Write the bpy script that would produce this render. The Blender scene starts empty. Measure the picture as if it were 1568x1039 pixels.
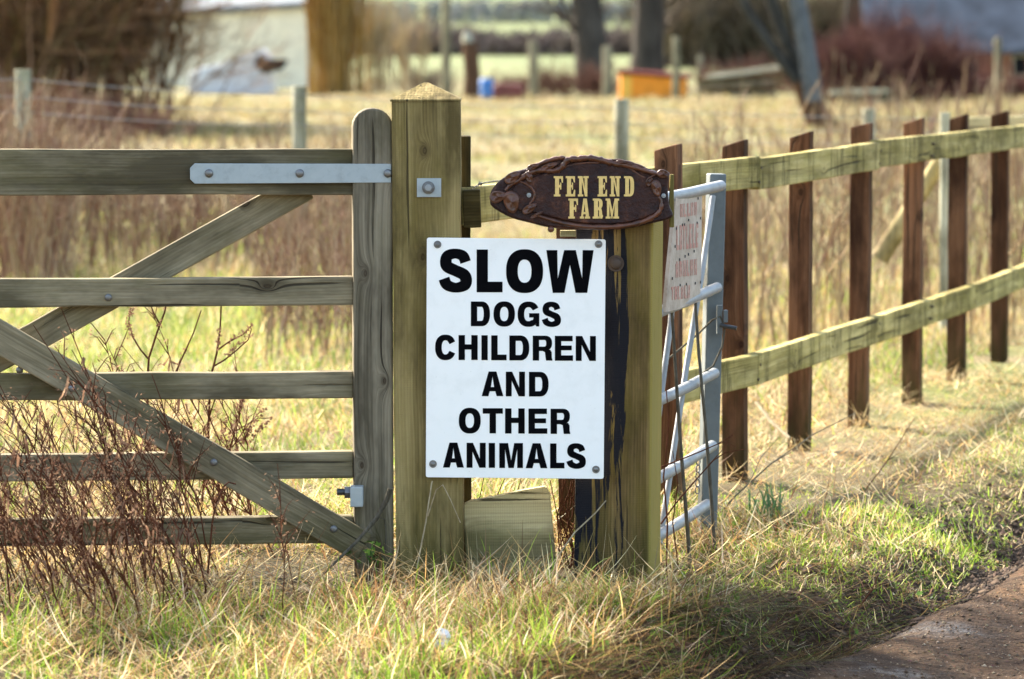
import bpy, bmesh, math, random
import numpy as np
from mathutils import Vector, Matrix, noise as mnoise

random.seed(7)
RNG = np.random.default_rng(11)
sc = bpy.context.scene
COL = sc.collection

# ------------------------------------------------------------------ camera, sky, sun, exposure
F_PX, CX, CY = 5880.0, 784.0, 519.5
CAM_H = 1.40
PITCH = math.atan(469.5 / F_PX)
SP, CP = math.sin(PITCH), math.cos(PITCH)
cam_d = bpy.data.cameras.new('camera')
cam = bpy.data.objects.new('camera', cam_d)
COL.objects.link(cam)
cam_d.sensor_width = 36.0
cam_d.lens = 135.0
cam_d.clip_start = 0.1
cam_d.clip_end = 6000.0
cam.location = (0, 0, CAM_H)
cam.rotation_euler = (math.pi / 2 - PITCH, 0, 0)
cam_d.dof.use_dof = True
cam_d.dof.focus_distance = 9.85
cam_d.dof.aperture_fstop = 5.0
sc.camera = cam

SUN_AZ, SUN_EL = math.radians(-43), math.radians(36)
w = bpy.data.worlds.new('World')
sc.world = w
w.use_nodes = True
nt = w.node_tree
sky = nt.nodes.new('ShaderNodeTexSky')
sky.sky_type = 'NISHITA'
sky.sun_disc = False
sky.sun_elevation = SUN_EL
sky.sun_rotation = SUN_AZ
sky.dust_density = 2.5
sky.ozone_density = 0.4
wb = nt.nodes.new('ShaderNodeMix'); wb.data_type = 'RGBA'; wb.blend_type = 'MULTIPLY'; wb.inputs[0].default_value = 1.0
wb.inputs[7].default_value = (1.0, 0.955, 0.875, 1)      # camera white balance for open shade
nt.links.new(sky.outputs[0], wb.inputs[6])
nt.links.new(wb.outputs[2], nt.nodes['Background'].inputs[0])
nt.nodes['Background'].inputs[1].default_value = 0.15
sun_d = bpy.data.lights.new('sun', 'SUN')
sun = bpy.data.objects.new('sun', sun_d)
COL.objects.link(sun)
sun_d.energy = 4.3
sun_d.angle = math.radians(5.0)
sun_d.color = (1.0, 0.93, 0.80)
to_sun = Vector((math.sin(SUN_AZ) * math.cos(SUN_EL), math.cos(SUN_AZ) * math.cos(SUN_EL), math.sin(SUN_EL)))
sun.rotation_euler = (-to_sun).to_track_quat('-Z', 'Y').to_euler()
sun.location = to_sun * 60
sc.view_settings.view_transform = 'Standard'
sc.view_settings.look = 'None'
sc.view_settings.exposure = 2.15
sc.view_settings.gamma = 1.0
sc.cycles.use_denoising = True
sc.cycles.max_bounces = 8
sc.cycles.transparent_max_bounces = 8

# ------------------------------------------------------------------ helpers
def at(px, py, d):
    """world point on the vertical plane y = d seen at photograph pixel (px, py)"""
    a = (px - CX) / F_PX
    b = -(py - CY) / F_PX
    t = d / (CP + b * SP)
    return Vector((t * a, d, CAM_H + t * (-SP + b * CP)))

def smooth(a, b, x):
    t = np.clip((x - a) / (b - a), 0, 1)
    return t * t * (3 - 2 * t)

def vnoise(x, y, f, seed=0):
    """cheap smooth value noise for numpy arrays, range about -1..1"""
    x = np.asarray(x, float) * f + seed * 17.31
    y = np.asarray(y, float) * f + seed * 9.77
    xi, yi = np.floor(x), np.floor(y)
    fx, fy = x - xi, y - yi
    def h(i, j):
        v = np.sin(i * 127.1 + j * 311.7 + seed * 74.7) * 43758.5453
        return (v - np.floor(v)) * 2 - 1
    u, v = fx * fx * (3 - 2 * fx), fy * fy * (3 - 2 * fy)
    return (h(xi, yi) * (1 - u) + h(xi + 1, yi) * u) * (1 - v) + (h(xi, yi + 1) * (1 - u) + h(xi + 1, yi + 1) * u) * v

def lane_edge(y):
    y = np.asarray(y, float)
    return 0.64 + (y - 9.04) * 0.435 + 0.05 * vnoise(y, y * 0, 1.3, 5)

def ground_z(x, y):
    """height of turf (and of the trench under the lane)"""
    x = np.asarray(x, float); y = np.asarray(y, float)
    t = x - lane_edge(y)
    near = smooth(13, 9, y)
    z = 0.022 * vnoise(x, y, 1.7, 1) + 0.014 * vnoise(x, y, 4.3, 2) + 0.05 * vnoise(x, y, .31, 3) * smooth(10, 14, y)
    z = z + 0.02 * np.exp(-((x - 0.05) / .45) ** 2 - ((y - 9.25) / .35) ** 2)
    z = z + 0.035 * np.exp(-((x - 0.28) / .35) ** 2 - ((y - 9.0) / .3) ** 2)
    bank = smooth(-0.55, 0.0, t) * (1 - near) + smooth(-0.24, -0.02, t + 0.05 * vnoise(x, y, 5, 8)) * near
    z = z - 0.135 * bank - 0.06 * smooth(0.05, 0.20, t)
    far = smooth(105, 400, y)
    z = z + far * (y - 105) * 0.024
    return z

def lane_z(x, y):
    return -0.125 + 0.014 * vnoise(x, y, 2.1, 21) + 0.005 * vnoise(x, y, 7.0, 22) + 0.005 * vnoise(x, y, 23.0, 23) + 0.010 * np.sin((x - lane_edge(y)) * 9 + .6)

def gz(x, y):
    return float(ground_z(x, y))

def link(o, parent=None):
    COL.objects.link(o)
    if parent is not None:
        o.parent = parent
    return o

def tag(o, label=None, cat=None, group=None, kind=None):
    if label: o['label'] = label
    if cat: o['category'] = cat
    if group: o['group'] = group
    if kind: o['kind'] = kind
    return o

def thing(name, label, cat, loc, group=None):
    o = bpy.data.objects.new(name, None)
    o.empty_display_size = 0.1
    o.location = loc
    COL.objects.link(o)
    return tag(o, label, cat, group)

def copy_tree(root, label=None):
    r = root.copy()
    COL.objects.link(r)
    if label: r['label'] = label
    for ch in list(root.children):
        c = ch.copy(); COL.objects.link(c); c.parent = r
        for g in list(ch.children):
            d = g.copy(); COL.objects.link(d); d.parent = c
    return r

class MB:
    """collects shapes in world coordinates; build() links them as one mesh whose origin is at org"""
    def __init__(self):
        self.v, self.f, self.s = [], [], []
    def add(self, verts, faces, smooth=False):
        n = len(self.v)
        self.v.extend([tuple(p) for p in verts])
        self.f.extend([tuple(i + n for i in q) for q in faces])
        self.s.extend([smooth] * len(faces))
    def tube(self, pts, radii, sides=8, cap=True):
        pts = [Vector(p) for p in pts]
        if not hasattr(radii, '__len__'): radii = [radii] * len(pts)
        vs, fs = [], []
        up = Vector((0.013, 0.027, 1)).normalized()
        t0 = (pts[1] - pts[0]).normalized()
        if abs(t0.dot(up)) > .95: up = Vector((1, 0.02, 0))
        a = t0.cross(up).normalized()
        for i, p in enumerate(pts):
            t = (pts[min(i + 1, len(pts) - 1)] - pts[max(i - 1, 0)]).normalized()
            a = (a - t * a.dot(t)).normalized()
            b = t.cross(a)
            for k in range(sides):
                an = 2 * math.pi * k / sides
                vs.append(p + (a * math.cos(an) + b * math.sin(an)) * radii[i])
        for i in range(len(pts) - 1):
            for k in range(sides):
                k2 = (k + 1) % sides
                fs.append((i * sides + k, i * sides + k2, (i + 1) * sides + k2, (i + 1) * sides + k))
        self.add(vs, fs, True)
        if cap:
            m = len(pts) - 1
            self.add([vs[k] for k in range(sides)], [tuple(range(sides))[::-1]])
            self.add([vs[m * sides + k] for k in range(sides)], [tuple(range(sides))])
        return self
    def box(self, c, size, mat=None):
        hx, hy, hz = size[0] / 2, size[1] / 2, size[2] / 2
        vs = [Vector((sx * hx, sy * hy, sz * hz)) for sx in (-1, 1) for sy in (-1, 1) for sz in (-1, 1)]
        if mat is not None: vs = [mat @ p for p in vs]
        vs = [p + Vector(c) for p in vs]
        self.add(vs, [(0, 1, 3, 2), (4, 6, 7, 5), (0, 4, 5, 1), (2, 3, 7, 6), (0, 2, 6, 4), (1, 5, 7, 3)])
        return self
    def build(self, name, mat, parent=None, org=None, bevel=0.0):
        org = Vector(org) if org is not None else (Vector(parent.matrix_world.translation) if False else Vector((0, 0, 0)))
        me = bpy.data.meshes.new(name)
        me.from_pydata([tuple(Vector(p) - org) for p in self.v], [], self.f)
        me.polygons.foreach_set('use_smooth', self.s)
        if bevel:
            bm = bmesh.new(); bm.from_mesh(me)
            bmesh.ops.remove_doubles(bm, verts=bm.verts, dist=1e-6)
            es = [e for e in bm.edges if len(e.link_faces) == 2 and e.calc_face_angle() > .5]
            bmesh.ops.bevel(bm, geom=es, offset=bevel, segments=2, profile=.6, affect='EDGES')
            bm.to_mesh(me); bm.free()
        me.materials.append(mat)
        o = bpy.data.objects.new(name, me)
        o.location = org
        link(o)
        if parent is not None: adopt(o, parent)
        return o

def world_loc(o):
    p = Vector((0, 0, 0)); m = Matrix.Identity(4)
    chain = []
    while o is not None:
        chain.append(o); o = o.parent
    for c in reversed(chain):
        m = m @ c.matrix_parent_inverse @ Matrix.LocRotScale(c.location, c.rotation_euler, c.scale)
    return m

def adopt(o, parent):
    m = world_loc(o)
    pm = world_loc(parent)
    o.parent = parent
    loc, rot, s = (pm.inverted() @ m).decompose()
    o.location = loc; o.rotation_euler = rot.to_euler(); o.scale = s

def frame(p0, p1, facing):
    x = (Vector(p1) - Vector(p0)).normalized()
    y = -Vector(facing)
    y = (y - x * y.dot(x)).normalized()
    z = x.cross(y)
    m = Matrix((x, y, z)).transposed().to_4x4()
    m.translation = Vector(p0)
    return m

def beam(name, p0, p1, width, thick, mat, parent=None, facing=(0, -1, 0), bevel=0.004, outline=None, wob=0.0015, proud=0.0):
    """sawn timber: local X runs along the grain from p0 to p1, local Y is the thickness (front face at y=0, away from facing), Z the width"""
    L = (Vector(p1) - Vector(p0)).length
    if outline is None:
        n = max(2, int(L / 0.16))
        r = random.Random(hash((round(p0[0], 3), round(p0[2], 3), round(L, 3))) & 0xffff)
        top = [(L * i / n, width / 2 + r.uniform(-wob, wob)) for i in range(n + 1)]
        bot = [(L * i / n, -width / 2 + r.uniform(-wob, wob)) for i in range(n + 1)]
        outline = bot + top[::-1]
    bm = bmesh.new()
    fv = [bm.verts.new((a, 0, b)) for a, b in outline]
    bv = [bm.verts.new((a, thick, b)) for a, b in outline]
    k = len(outline)
    bm.faces.new(fv); bm.faces.new(bv[::-1])
    for i in range(k):
        j = (i + 1) % k
        bm.faces.new((fv[j], fv[i], bv[i], bv[j]))
    bmesh.ops.recalc_face_normals(bm, faces=bm.faces)
    if bevel:
        es = [e for e in bm.edges if len(e.link_faces) == 2 and e.calc_face_angle() > .6]
        bmesh.ops.bevel(bm, geom=es, offset=bevel, segments=2, profile=.5, affect='EDGES')
    me = bpy.data.meshes.new(name)
    bm.to_mesh(me); bm.free()
    me.materials.append(mat)
    o = bpy.data.objects.new(name, me)
    m = frame(p0, p1, facing)
    m.translation += (m.to_3x3() @ Vector((0, -proud, 0)))
    loc, rot, s = m.decompose()
    o.location = loc; o.rotation_euler = rot.to_euler()
    link(o)
    if parent is not None: adopt(o, parent)
    return o

# ------------------------------------------------------------------ materials
class N:
    def __init__(self, name):
        self.m = bpy.data.materials.new(name)
        self.m.use_nodes = True
        self.t = self.m.node_tree
        self.b = self.t.nodes['Principled BSDF']
        self.swz = False
    def new(self, kind, **kw):
        n = self.t.nodes.new(kind)
        for k, v in kw.items(): setattr(n, k, v)
        return n
    def set(self, n, **kw):
        for k, v in kw.items():
            s = n.inputs[k.replace('_', ' ')]
            if hasattr(v, 'is_linked') or isinstance(v, bpy.types.NodeSocket): self.t.links.new(v, s)
            else: s.default_value = v
    def link(self, a, b): self.t.links.new(a, b)
    def coords(self, scale=(1, 1, 1), rand=True, kind='Object'):
        tc = self.new('ShaderNodeTexCoord')
        src = tc.outputs[kind]
        if rand:
            oi = self.new('ShaderNodeObjectInfo')
            mul = self.new('ShaderNodeMath', operation='MULTIPLY'); mul.inputs[1].default_value = 43.7
            self.link(oi.outputs['Random'], mul.inputs[0])
            add = self.new('ShaderNodeVectorMath', operation='ADD')
            self.link(src, add.inputs[0]); self.link(mul.outputs[0], add.inputs[1])
            src = add.outputs[0]
        if self.swz:
            s1 = self.new('ShaderNodeSeparateXYZ'); c1 = self.new('ShaderNodeCombineXYZ'); self.link(src, s1.inputs[0])
            for a_, b_ in ((2, 0), (1, 1), (0, 2)): self.link(s1.outputs[a_], c1.inputs[b_])
            src = c1.outputs[0]
        mp = self.new('ShaderNodeMapping')
        mp.inputs['Scale'].default_value = scale
        self.link(src, mp.inputs['Vector'])
        return mp.outputs[0]
    def noise(self, vec, scale=1.0, detail=4.0, rough=0.6, dist=0.0):
        n = self.new('ShaderNodeTexNoise')
        self.link(vec, n.inputs['Vector'])
        n.inputs['Scale'].default_value = scale; n.inputs['Detail'].default_value = detail
        n.inputs['Roughness'].default_value = rough; n.inputs['Distortion'].default_value = dist
        return n.outputs['Fac']
    def ramp(self, fac, stops):
        r = self.new('ShaderNodeValToRGB')
        self.link(fac, r.inputs[0])
        e = r.color_ramp.elements
        while len(e) < len(stops): e.new(0.5)
        for el, (p, c) in zip(e, stops):
            el.position = p
            el.color = (c, c, c, 1) if not hasattr(c, '__len__') else (*c, 1)
        return r.outputs[0]
    def mix(self, fac, a, b, mode='MIX'):
        m = self.new('ShaderNodeMix', data_type='RGBA', blend_type=mode)
        for s, v in ((m.inputs[0], fac), (m.inputs[6], a), (m.inputs[7], b)):
            if isinstance(v, bpy.types.NodeSocket): self.link(v, s)
            else: s.default_value = v if not hasattr(v, '__len__') else (*v, 1)
        return m.outputs[2]
    def math(self, op, a, b=0.0, clamp=False):
        m = self.new('ShaderNodeMath', operation=op, use_clamp=clamp)
        for s, v in ((m.inputs[0], a), (m.inputs[1], b)):
            if isinstance(v, bpy.types.NodeSocket): self.link(v, s)
            else: s.default_value = v
        return m.outputs[0]
    def bump(self, h, strength=.3, dist=.01):
        b = self.new('ShaderNodeBump')
        b.inputs['Strength'].default_value = strength; b.inputs['Distance'].default_value = dist
        self.link(h, b.inputs['Height'])
        self.link(b.outputs[0], self.b.inputs['Normal'])
    def col(self, c):
        if isinstance(c, bpy.types.NodeSocket): self.link(c, self.b.inputs['Base Color'])
        else: self.b.inputs['Base Color'].default_value = (*c, 1)
    def rough(self, r, metal=0.0, spec=0.4):
        if isinstance(r, bpy.types.NodeSocket): self.link(r, self.b.inputs['Roughness'])
        else: self.b.inputs['Roughness'].default_value = r
        self.b.inputs['Metallic'].default_value = metal
        self.b.inputs['Specular IOR Level'].default_value = spec

def wood(name, dark, mid, light, moss=None, moss_amt=0.5, streak=None, streak_f=7.0, knots=0.10, saw=0.0, tar=False, grain=26.0, knot_col=(0.03, 0.018, 0.01), upright=False, tonevar=.10):
    dark = tuple(q * .68 for q in dark); light = tuple(q * 1.18 for q in light)
    n = N(name); n.swz = upright
    co = n.coords()
    # knots bend the grain around them
    kn = n.new('ShaderNodeTexVoronoi', voronoi_dimensions='2D')
    ks = n.new('ShaderNodeSeparateXYZ'); n.link(co, ks.inputs[0])
    kc = n.new('ShaderNodeCombineXYZ'); n.link(n.math('MULTIPLY', ks.outputs[0], 4.2), kc.inputs[0]); n.link(n.math('MULTIPLY', ks.outputs[2], 7.5), kc.inputs[1])
    n.link(kc.outputs[0], kn.inputs['Vector'])
    kn.inputs['Scale'].default_value = 1.0; kn.inputs['Randomness'].default_value = 1.0
    kcol = n.new('ShaderNodeSeparateColor'); n.link(kn.outputs['Color'], kcol.inputs[0])
    kd = n.math('ADD', kn.outputs['Distance'], n.math('MULTIPLY', n.math('GREATER_THAN', kcol.outputs[0], .42), 2.0))
    warp = n.math('DIVIDE', 0.0045, n.math('ADD', n.math('MULTIPLY', n.math('MULTIPLY', kd, kd), 18.0), 0.10))
    wv = n.new('ShaderNodeCombineXYZ'); n.link(warp, wv.inputs[2])
    lown = n.noise(n.coords((1.1, 3, 3)), 1.0, 2)
    lw = n.new('ShaderNodeCombineXYZ'); n.link(n.math('MULTIPLY', lown, 0.035), lw.inputs[2])
    ad = n.new('ShaderNodeVectorMath', operation='ADD'); n.link(co, ad.inputs[0]); n.link(wv.outputs[0], ad.inputs[1])
    ad2 = n.new('ShaderNodeVectorMath', operation='ADD'); n.link(ad.outputs[0], ad2.inputs[0]); n.link(lw.outputs[0], ad2.inputs[1])
    def sc3(s):
        m = n.new('ShaderNodeMapping'); m.inputs['Scale'].default_value = s
        n.link(ad2.outputs[0], m.inputs['Vector']); return m.outputs[0]
    g1 = n.noise(sc3((0.8, grain, grain * 1.6)), 1.0, 3, .6)
    g2 = n.noise(sc3((3.5, 95, 120)), 1.0, 4, .72)
    wave = n.new('ShaderNodeTexWave', wave_type='BANDS', bands_direction='Z', wave_profile='SAW')
    n.link(sc3((0.6, 18, 38)), wave.inputs['Vector'])
    wave.inputs['Scale'].default_value = 1.0; wave.inputs['Distortion'].default_value = 3.0
    wave.inputs['Detail'].default_value = 2; wave.inputs['Detail Scale'].default_value = .6
    g = n.math('ADD', n.math('MULTIPLY', g1, .62), n.math('ADD', n.math('MULTIPLY', g2, .36), n.math('MULTIPLY', wave.outputs['Fac'], .10)))
    col = n.ramp(g, [(0.37, dark), (0.55, mid), (0.77, light)])
    big = n.noise(n.coords((.9, 11, 11)), 1.0, 4, .6)
    col = n.mix(n.ramp(big, [(.40, .40), (.60, 0.0)]), col, light, 'MIX')
    blot = n.noise(n.coords((2.2, 7, 7)), 1.0, 5, .65)
    col = n.mix(n.ramp(blot, [(.36, .80), (.56, 0.0)]), col, tuple(q * .8 for q in dark))
    if moss:
        ms = n.noise(n.coords((3.0, 8, 8)), 1.0, 6, .7)
        col = n.mix(n.ramp(ms, [(0.60 - .25 * moss_amt, 0.0), (0.74, moss_amt)]), col, moss)
    if streak:
        st = n.noise(n.coords((streak_f, 1.2, 1.2)), 1.0, 4, .75)
        st2 = n.noise(n.coords((streak_f * 5, 7, 7)), 1.0, 3, .7)
        f = n.ramp(n.math('ADD', n.math('MULTIPLY', st, .8), n.math('MULTIPLY', st2, .2)), [(.50, 0.0), (.57, .75), (.60, .15), (.7, .0)])
        col = n.mix(f, col, streak)
    if knots:
        k = n.ramp(kd, [(0.0, .75), (knots * .5, 1.0), (knots * .8, .45), (knots * 1.5, .32), (knots * 2.2, 0.0)])
        col = n.mix(n.math('MULTIPLY', k, .8), col, knot_col)
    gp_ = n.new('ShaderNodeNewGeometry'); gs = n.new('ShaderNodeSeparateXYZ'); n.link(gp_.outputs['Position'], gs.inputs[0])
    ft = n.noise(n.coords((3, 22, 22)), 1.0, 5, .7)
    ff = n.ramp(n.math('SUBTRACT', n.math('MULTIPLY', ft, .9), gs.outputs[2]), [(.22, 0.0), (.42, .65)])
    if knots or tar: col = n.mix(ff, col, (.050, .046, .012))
    oi_ = n.new('ShaderNodeObjectInfo')
    tone = n.ramp(n.math('FRACT', n.math('MULTIPLY', oi_.outputs['Random'], 7.3)), [(0.0, tuple([1 - tonevar] * 3)), (1.0, tuple([1 + tonevar * .8] * 3))])
    col = n.mix(1.0, col, tone, 'MULTIPLY')
    crack = n.noise(sc3((1.3, 60, 75)), 1.0, 2, .5)
    ck = n.ramp(crack, [(.655, 0.0), (.69, .8)])
    col = n.mix(ck, col, (0.02, 0.015, 0.01))
    if tar:
        t = n.coords((1, 1, 1), rand=False)
        sep = n.new('ShaderNodeSeparateXYZ'); n.link(t, sep.inputs[0])
        # run of tar down the left half of the front face: local -Z is the right of the post
        a = n.ramp(n.noise(n.coords((2.3, 2, 34), rand=False), 1.0, 6, .66, .6), [(.30, 0.0), (.70, 1.0)])
        a2 = n.noise(n.coords((7, 2, 95), rand=False), 1.0, 4, .7)
        a = n.math('ADD', n.math('MULTIPLY', a, .78), n.math('MULTIPLY', a2, .30))
        band = n.ramp(n.math('ADD', n.math('MULTIPLY', sep.outputs[2], 5.0), .5), [(0.17, 0.0), (.36, .82), (.8, 1.0)])
        lo = n.ramp(n.math('ADD', sep.outputs[0], 0.0), [(0.02, .0), (.42, 1.0)])
        amt = n.math('MULTIPLY', n.math('ADD', n.math('MULTIPLY', band, .30), n.math('MULTIPLY', n.math('MULTIPLY', lo, band), .16)), 1.0)
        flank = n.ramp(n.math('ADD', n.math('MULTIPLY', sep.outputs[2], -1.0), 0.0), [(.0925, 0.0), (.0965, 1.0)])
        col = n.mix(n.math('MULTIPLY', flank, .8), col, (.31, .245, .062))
        f = n.math('MULTIPLY', n.ramp(n.math('ADD', a, amt), [(.88, 0.0), (.93, 1.0)]), n.math('SUBTRACT', 1.0, flank))
        col = n.mix(f, col, (0.006, 0.006, 0.010))
        n.link(n.mix(f, (.85, .85, .85), (.42, .42, .42)), n.b.inputs['Roughness'])
    n.col(col)
    if not tar: n.rough(.85, spec=.10)
    else: n.b.inputs['Specular IOR Level'].default_value = .15
    h = n.math('ADD', n.math('MULTIPLY', g2, .6), n.math('SUBTRACT', g1, n.math('MULTIPLY', ck, 1.2)))
    if saw:
        sw = n.new('ShaderNodeTexWave', wave_type='BANDS', bands_direction='X')
        n.link(n.coords((1, .12, .12), rand=False), sw.inputs['Vector'])
        sw.inputs['Scale'].default_value = 70; sw.inputs['Distortion'].default_value = 5.0; sw.inputs['Detail Scale'].default_value = .4
        h = n.math('ADD', h, n.math('MULTIPLY', sw.outputs['Fac'], saw * .32))
    n.bump(h, .85, .004)
    return n.m

def metal(name, base, rough=.45, metal_=.7, spot=(0.5, 0.5, 0.5), dirt=(0.12, 0.10, 0.07), dirt_amt=.35):
    n = N(name)
    a = n.noise(n.coords((30, 30, 30)), 1.0, 5, .7)
    v = n.new('ShaderNodeTexVoronoi'); n.link(n.coords((70, 70, 70)), v.inputs['Vector'])
    v.inputs['Scale'].default_value = 1.0
    c = n.mix(n.math('MULTIPLY', v.outputs['Color'], .35), base, spot)
    c = n.mix(n.ramp(a, [(.52, 0.0), (.72, dirt_amt)]), c, dirt)
    n.col(c)
    n.rough(n.ramp(a, [(.3, rough - .1), (.8, rough + .25)]), metal_, .5)
    n.bump(a, .15, .002)
    return n.m

def plain(name, c, rough=.6, spec=.4, var=.25, scale=20, bump=.2, bdist=.003, metal_=0.0):
    n = N(name)
    a = n.noise(n.coords((scale,) * 3), 1.0, 5, .65)
    d = tuple(x * (1 - var) for x in c); l = tuple(min(1, x * (1 + var)) for x in c)
    n.col(n.ramp(a, [(.3, d), (.7, l)]))
    n.rough(rough, metal_, spec)
    if bump: n.bump(a, bump, bdist)
    return n.m

M = {}
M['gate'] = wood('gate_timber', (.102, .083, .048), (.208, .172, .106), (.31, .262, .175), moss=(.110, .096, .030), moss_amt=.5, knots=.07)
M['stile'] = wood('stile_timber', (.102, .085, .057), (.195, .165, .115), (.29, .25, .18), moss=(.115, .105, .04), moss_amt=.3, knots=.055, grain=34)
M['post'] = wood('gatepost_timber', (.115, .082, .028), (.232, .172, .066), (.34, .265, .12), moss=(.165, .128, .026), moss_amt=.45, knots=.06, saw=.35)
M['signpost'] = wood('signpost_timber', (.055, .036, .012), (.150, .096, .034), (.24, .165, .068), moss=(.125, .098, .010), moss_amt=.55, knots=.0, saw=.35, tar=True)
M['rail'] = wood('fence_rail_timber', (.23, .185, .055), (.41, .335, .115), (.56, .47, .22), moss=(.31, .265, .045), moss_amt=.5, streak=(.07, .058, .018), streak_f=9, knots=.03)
M['signpost2'] = wood('batten_timber', (.09, .07, .02), (.19, .15, .04), (.28, .23, .08), knots=0)
M['farpost'] = wood('far_post_timber', (.13, .115, .07), (.22, .20, .13), (.32, .29, .2), knots=0, upright=True)
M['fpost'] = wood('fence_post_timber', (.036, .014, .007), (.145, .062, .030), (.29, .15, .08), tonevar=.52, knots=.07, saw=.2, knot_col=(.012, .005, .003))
M['darkpost'] = wood('dark_post_timber', (.022, .016, .006), (.065, .048, .016), (.12, .092, .034), knots=.0)
M['pale'] = wood('pale_stake_timber', (.24, .23, .15), (.42, .41, .30), (.58, .57, .46), moss=(.22, .22, .09), moss_amt=.4, knots=.0)
M['pale_post'] = wood('pale_post_timber', (.20, .19, .12), (.36, .35, .25), (.52, .51, .40), moss=(.22, .22, .09), moss_amt=.4, knots=.0, upright=True)
M['strut'] = wood('log_strut_timber', (.22, .17, .07), (.40, .32, .15), (.56, .47, .25), knots=.0, upright=True)
M['board'] = wood('offcut_timber', (.22, .18, .085), (.40, .335, .165), (.52, .45, .27), moss=(.15, .15, .05), moss_amt=.5, knots=.0, saw=.5, grain=20)
M['strap'] = metal('galvanised_strap', (.34, .385, .40), .5, .3, (.43, .47, .48), (.20, .20, .17), .25)
M['tube'] = metal('galvanised_tube', (.27, .285, .29), .5, .3, (.34, .355, .36), (.22, .21, .17), .3)
M['gstile'] = metal('galvanised_box', (.105, .125, .13), .6, .1, (.14, .165, .17), (.10, .11, .10), .4)
M['bolt'] = metal('dull_bolt', (.17, .17, .17), .4, .75, (.26, .26, .26), (.08, .06, .04), .3)
M['rust'] = metal('rusty_bolt', (.075, .05, .035), .6, .4, (.1, .07, .05), (.06, .03, .02), .5)
M['black_nut'] = metal('dark_nut', (.05, .055, .06), .45, .6, (.09, .1, .1), (.03, .025, .02), .3)
M['wire'] = metal('dull_wire', (.30, .29, .27), .5, .5, (.36, .35, .33), (.16, .13, .1), .3)
M['chain'] = metal('dark_chain', (.10, .10, .10), .5, .7)

def mat_sign():
    n = N('white_sign_enamel')
    a = n.noise(n.coords((9, 9, 9)), 1.0, 6, .7)
    d = n.noise(n.coords((3, 40, 3.0), rand=False), 1.0, 4, .6)
    c = n.ramp(a, [(.25, (.84, .84, .81)), (.5, (.93, .925, .90)), (.8, (.94, .935, .915))])
    tc = n.new('ShaderNodeTexCoord'); sp = n.new('ShaderNodeSeparateXYZ'); n.link(tc.outputs['Generated'], sp.inputs[0])
    edge = n.math('MINIMUM', n.math('MINIMUM', sp.outputs[0], n.math('SUBTRACT', 1.0, sp.outputs[0])), n.math('MINIMUM', sp.outputs[2], n.math('SUBTRACT', 1.0, sp.outputs[2])))
    gr = n.math('MULTIPLY', n.ramp(edge, [(0.0, 1.0), (.05, 0.0)]), n.ramp(d, [(.40, 0.0), (.62, .6)]))
    c = n.mix(gr, c, (.42, .40, .26))
    s = n.noise(n.coords((160, 160, 160)), 1.0, 2)
    c = n.mix(n.ramp(s, [(.73, 0.0), (.78, .35)]), c, (.30, .28, .22))
    n.col(c); n.rough(.32, 0, .45); n.bump(a, .05, .002)
    return n.m
M['sign'] = mat_sign()
M['letter'] = plain('black_lettering', (.003, .003, .004), .75, .03, .3, 40, .05)
M['gold'] = plain('gold_lettering', (.72, .50, .17), .5, .4, .14, 60, .15)
M['gold_side'] = M['gold']

def mat_plaque():
    n = N('bronzed_plaque')
    a = n.noise(n.coords((14, 14, 14)), 1.0, 6, .7)
    b = n.noise(n.coords((60, 60, 60)), 1.0, 4, .7)
    c = n.ramp(a, [(.34, (.008, .005, .008)), (.55, (.040, .014, .010)), (.70, (.15, .055, .028))])
    c = n.mix(n.ramp(b, [(.66, 0), (.75, .5)]), c, (.16, .10, .08))
    n.col(c); n.rough(n.ramp(b, [(.3, .38), (.7, .6)]), .0, .24); n.bump(n.math('ADD', a, b), .8, .006)
    return n.m
M['plaque'] = mat_plaque()
M['relief'] = plain('plaque_relief', (.095, .034, .017), .34, .45, .65, 40, .35, .003)

def mat_notice():
    n = N('weathered_notice')
    a = n.noise(n.coords((14, 14, 14)), 1.0, 6, .75)
    b = n.noise(n.coords((70, 90, 25)), 1.0, 4, .7)
    c = n.ramp(a, [(.3, (.30, .24, .18)), (.55, (.47, .40, .32)), (.75, (.58, .51, .43))])
    c = n.mix(n.ramp(b, [(.62, 0), (.72, .7)]), c, (.20, .16, .11))
    n.col(c); n.rough(.75, 0, .3); n.bump(b, .3, .004)
    return n.m
M['notice'] = mat_notice()
def mat_faded():
    n = N('faded_red_lettering')
    b = n.noise(n.coords((60, 60, 24)), 1.0, 5, .8)
    n.col(n.ramp(b, [(.38, (.42, .19, .15)), (.55, (.45, .28, .22)), (.68, (.48, .40, .33))])); n.rough(.75, 0, .25)
    return n.m
M['faded'] = mat_faded()

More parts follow.
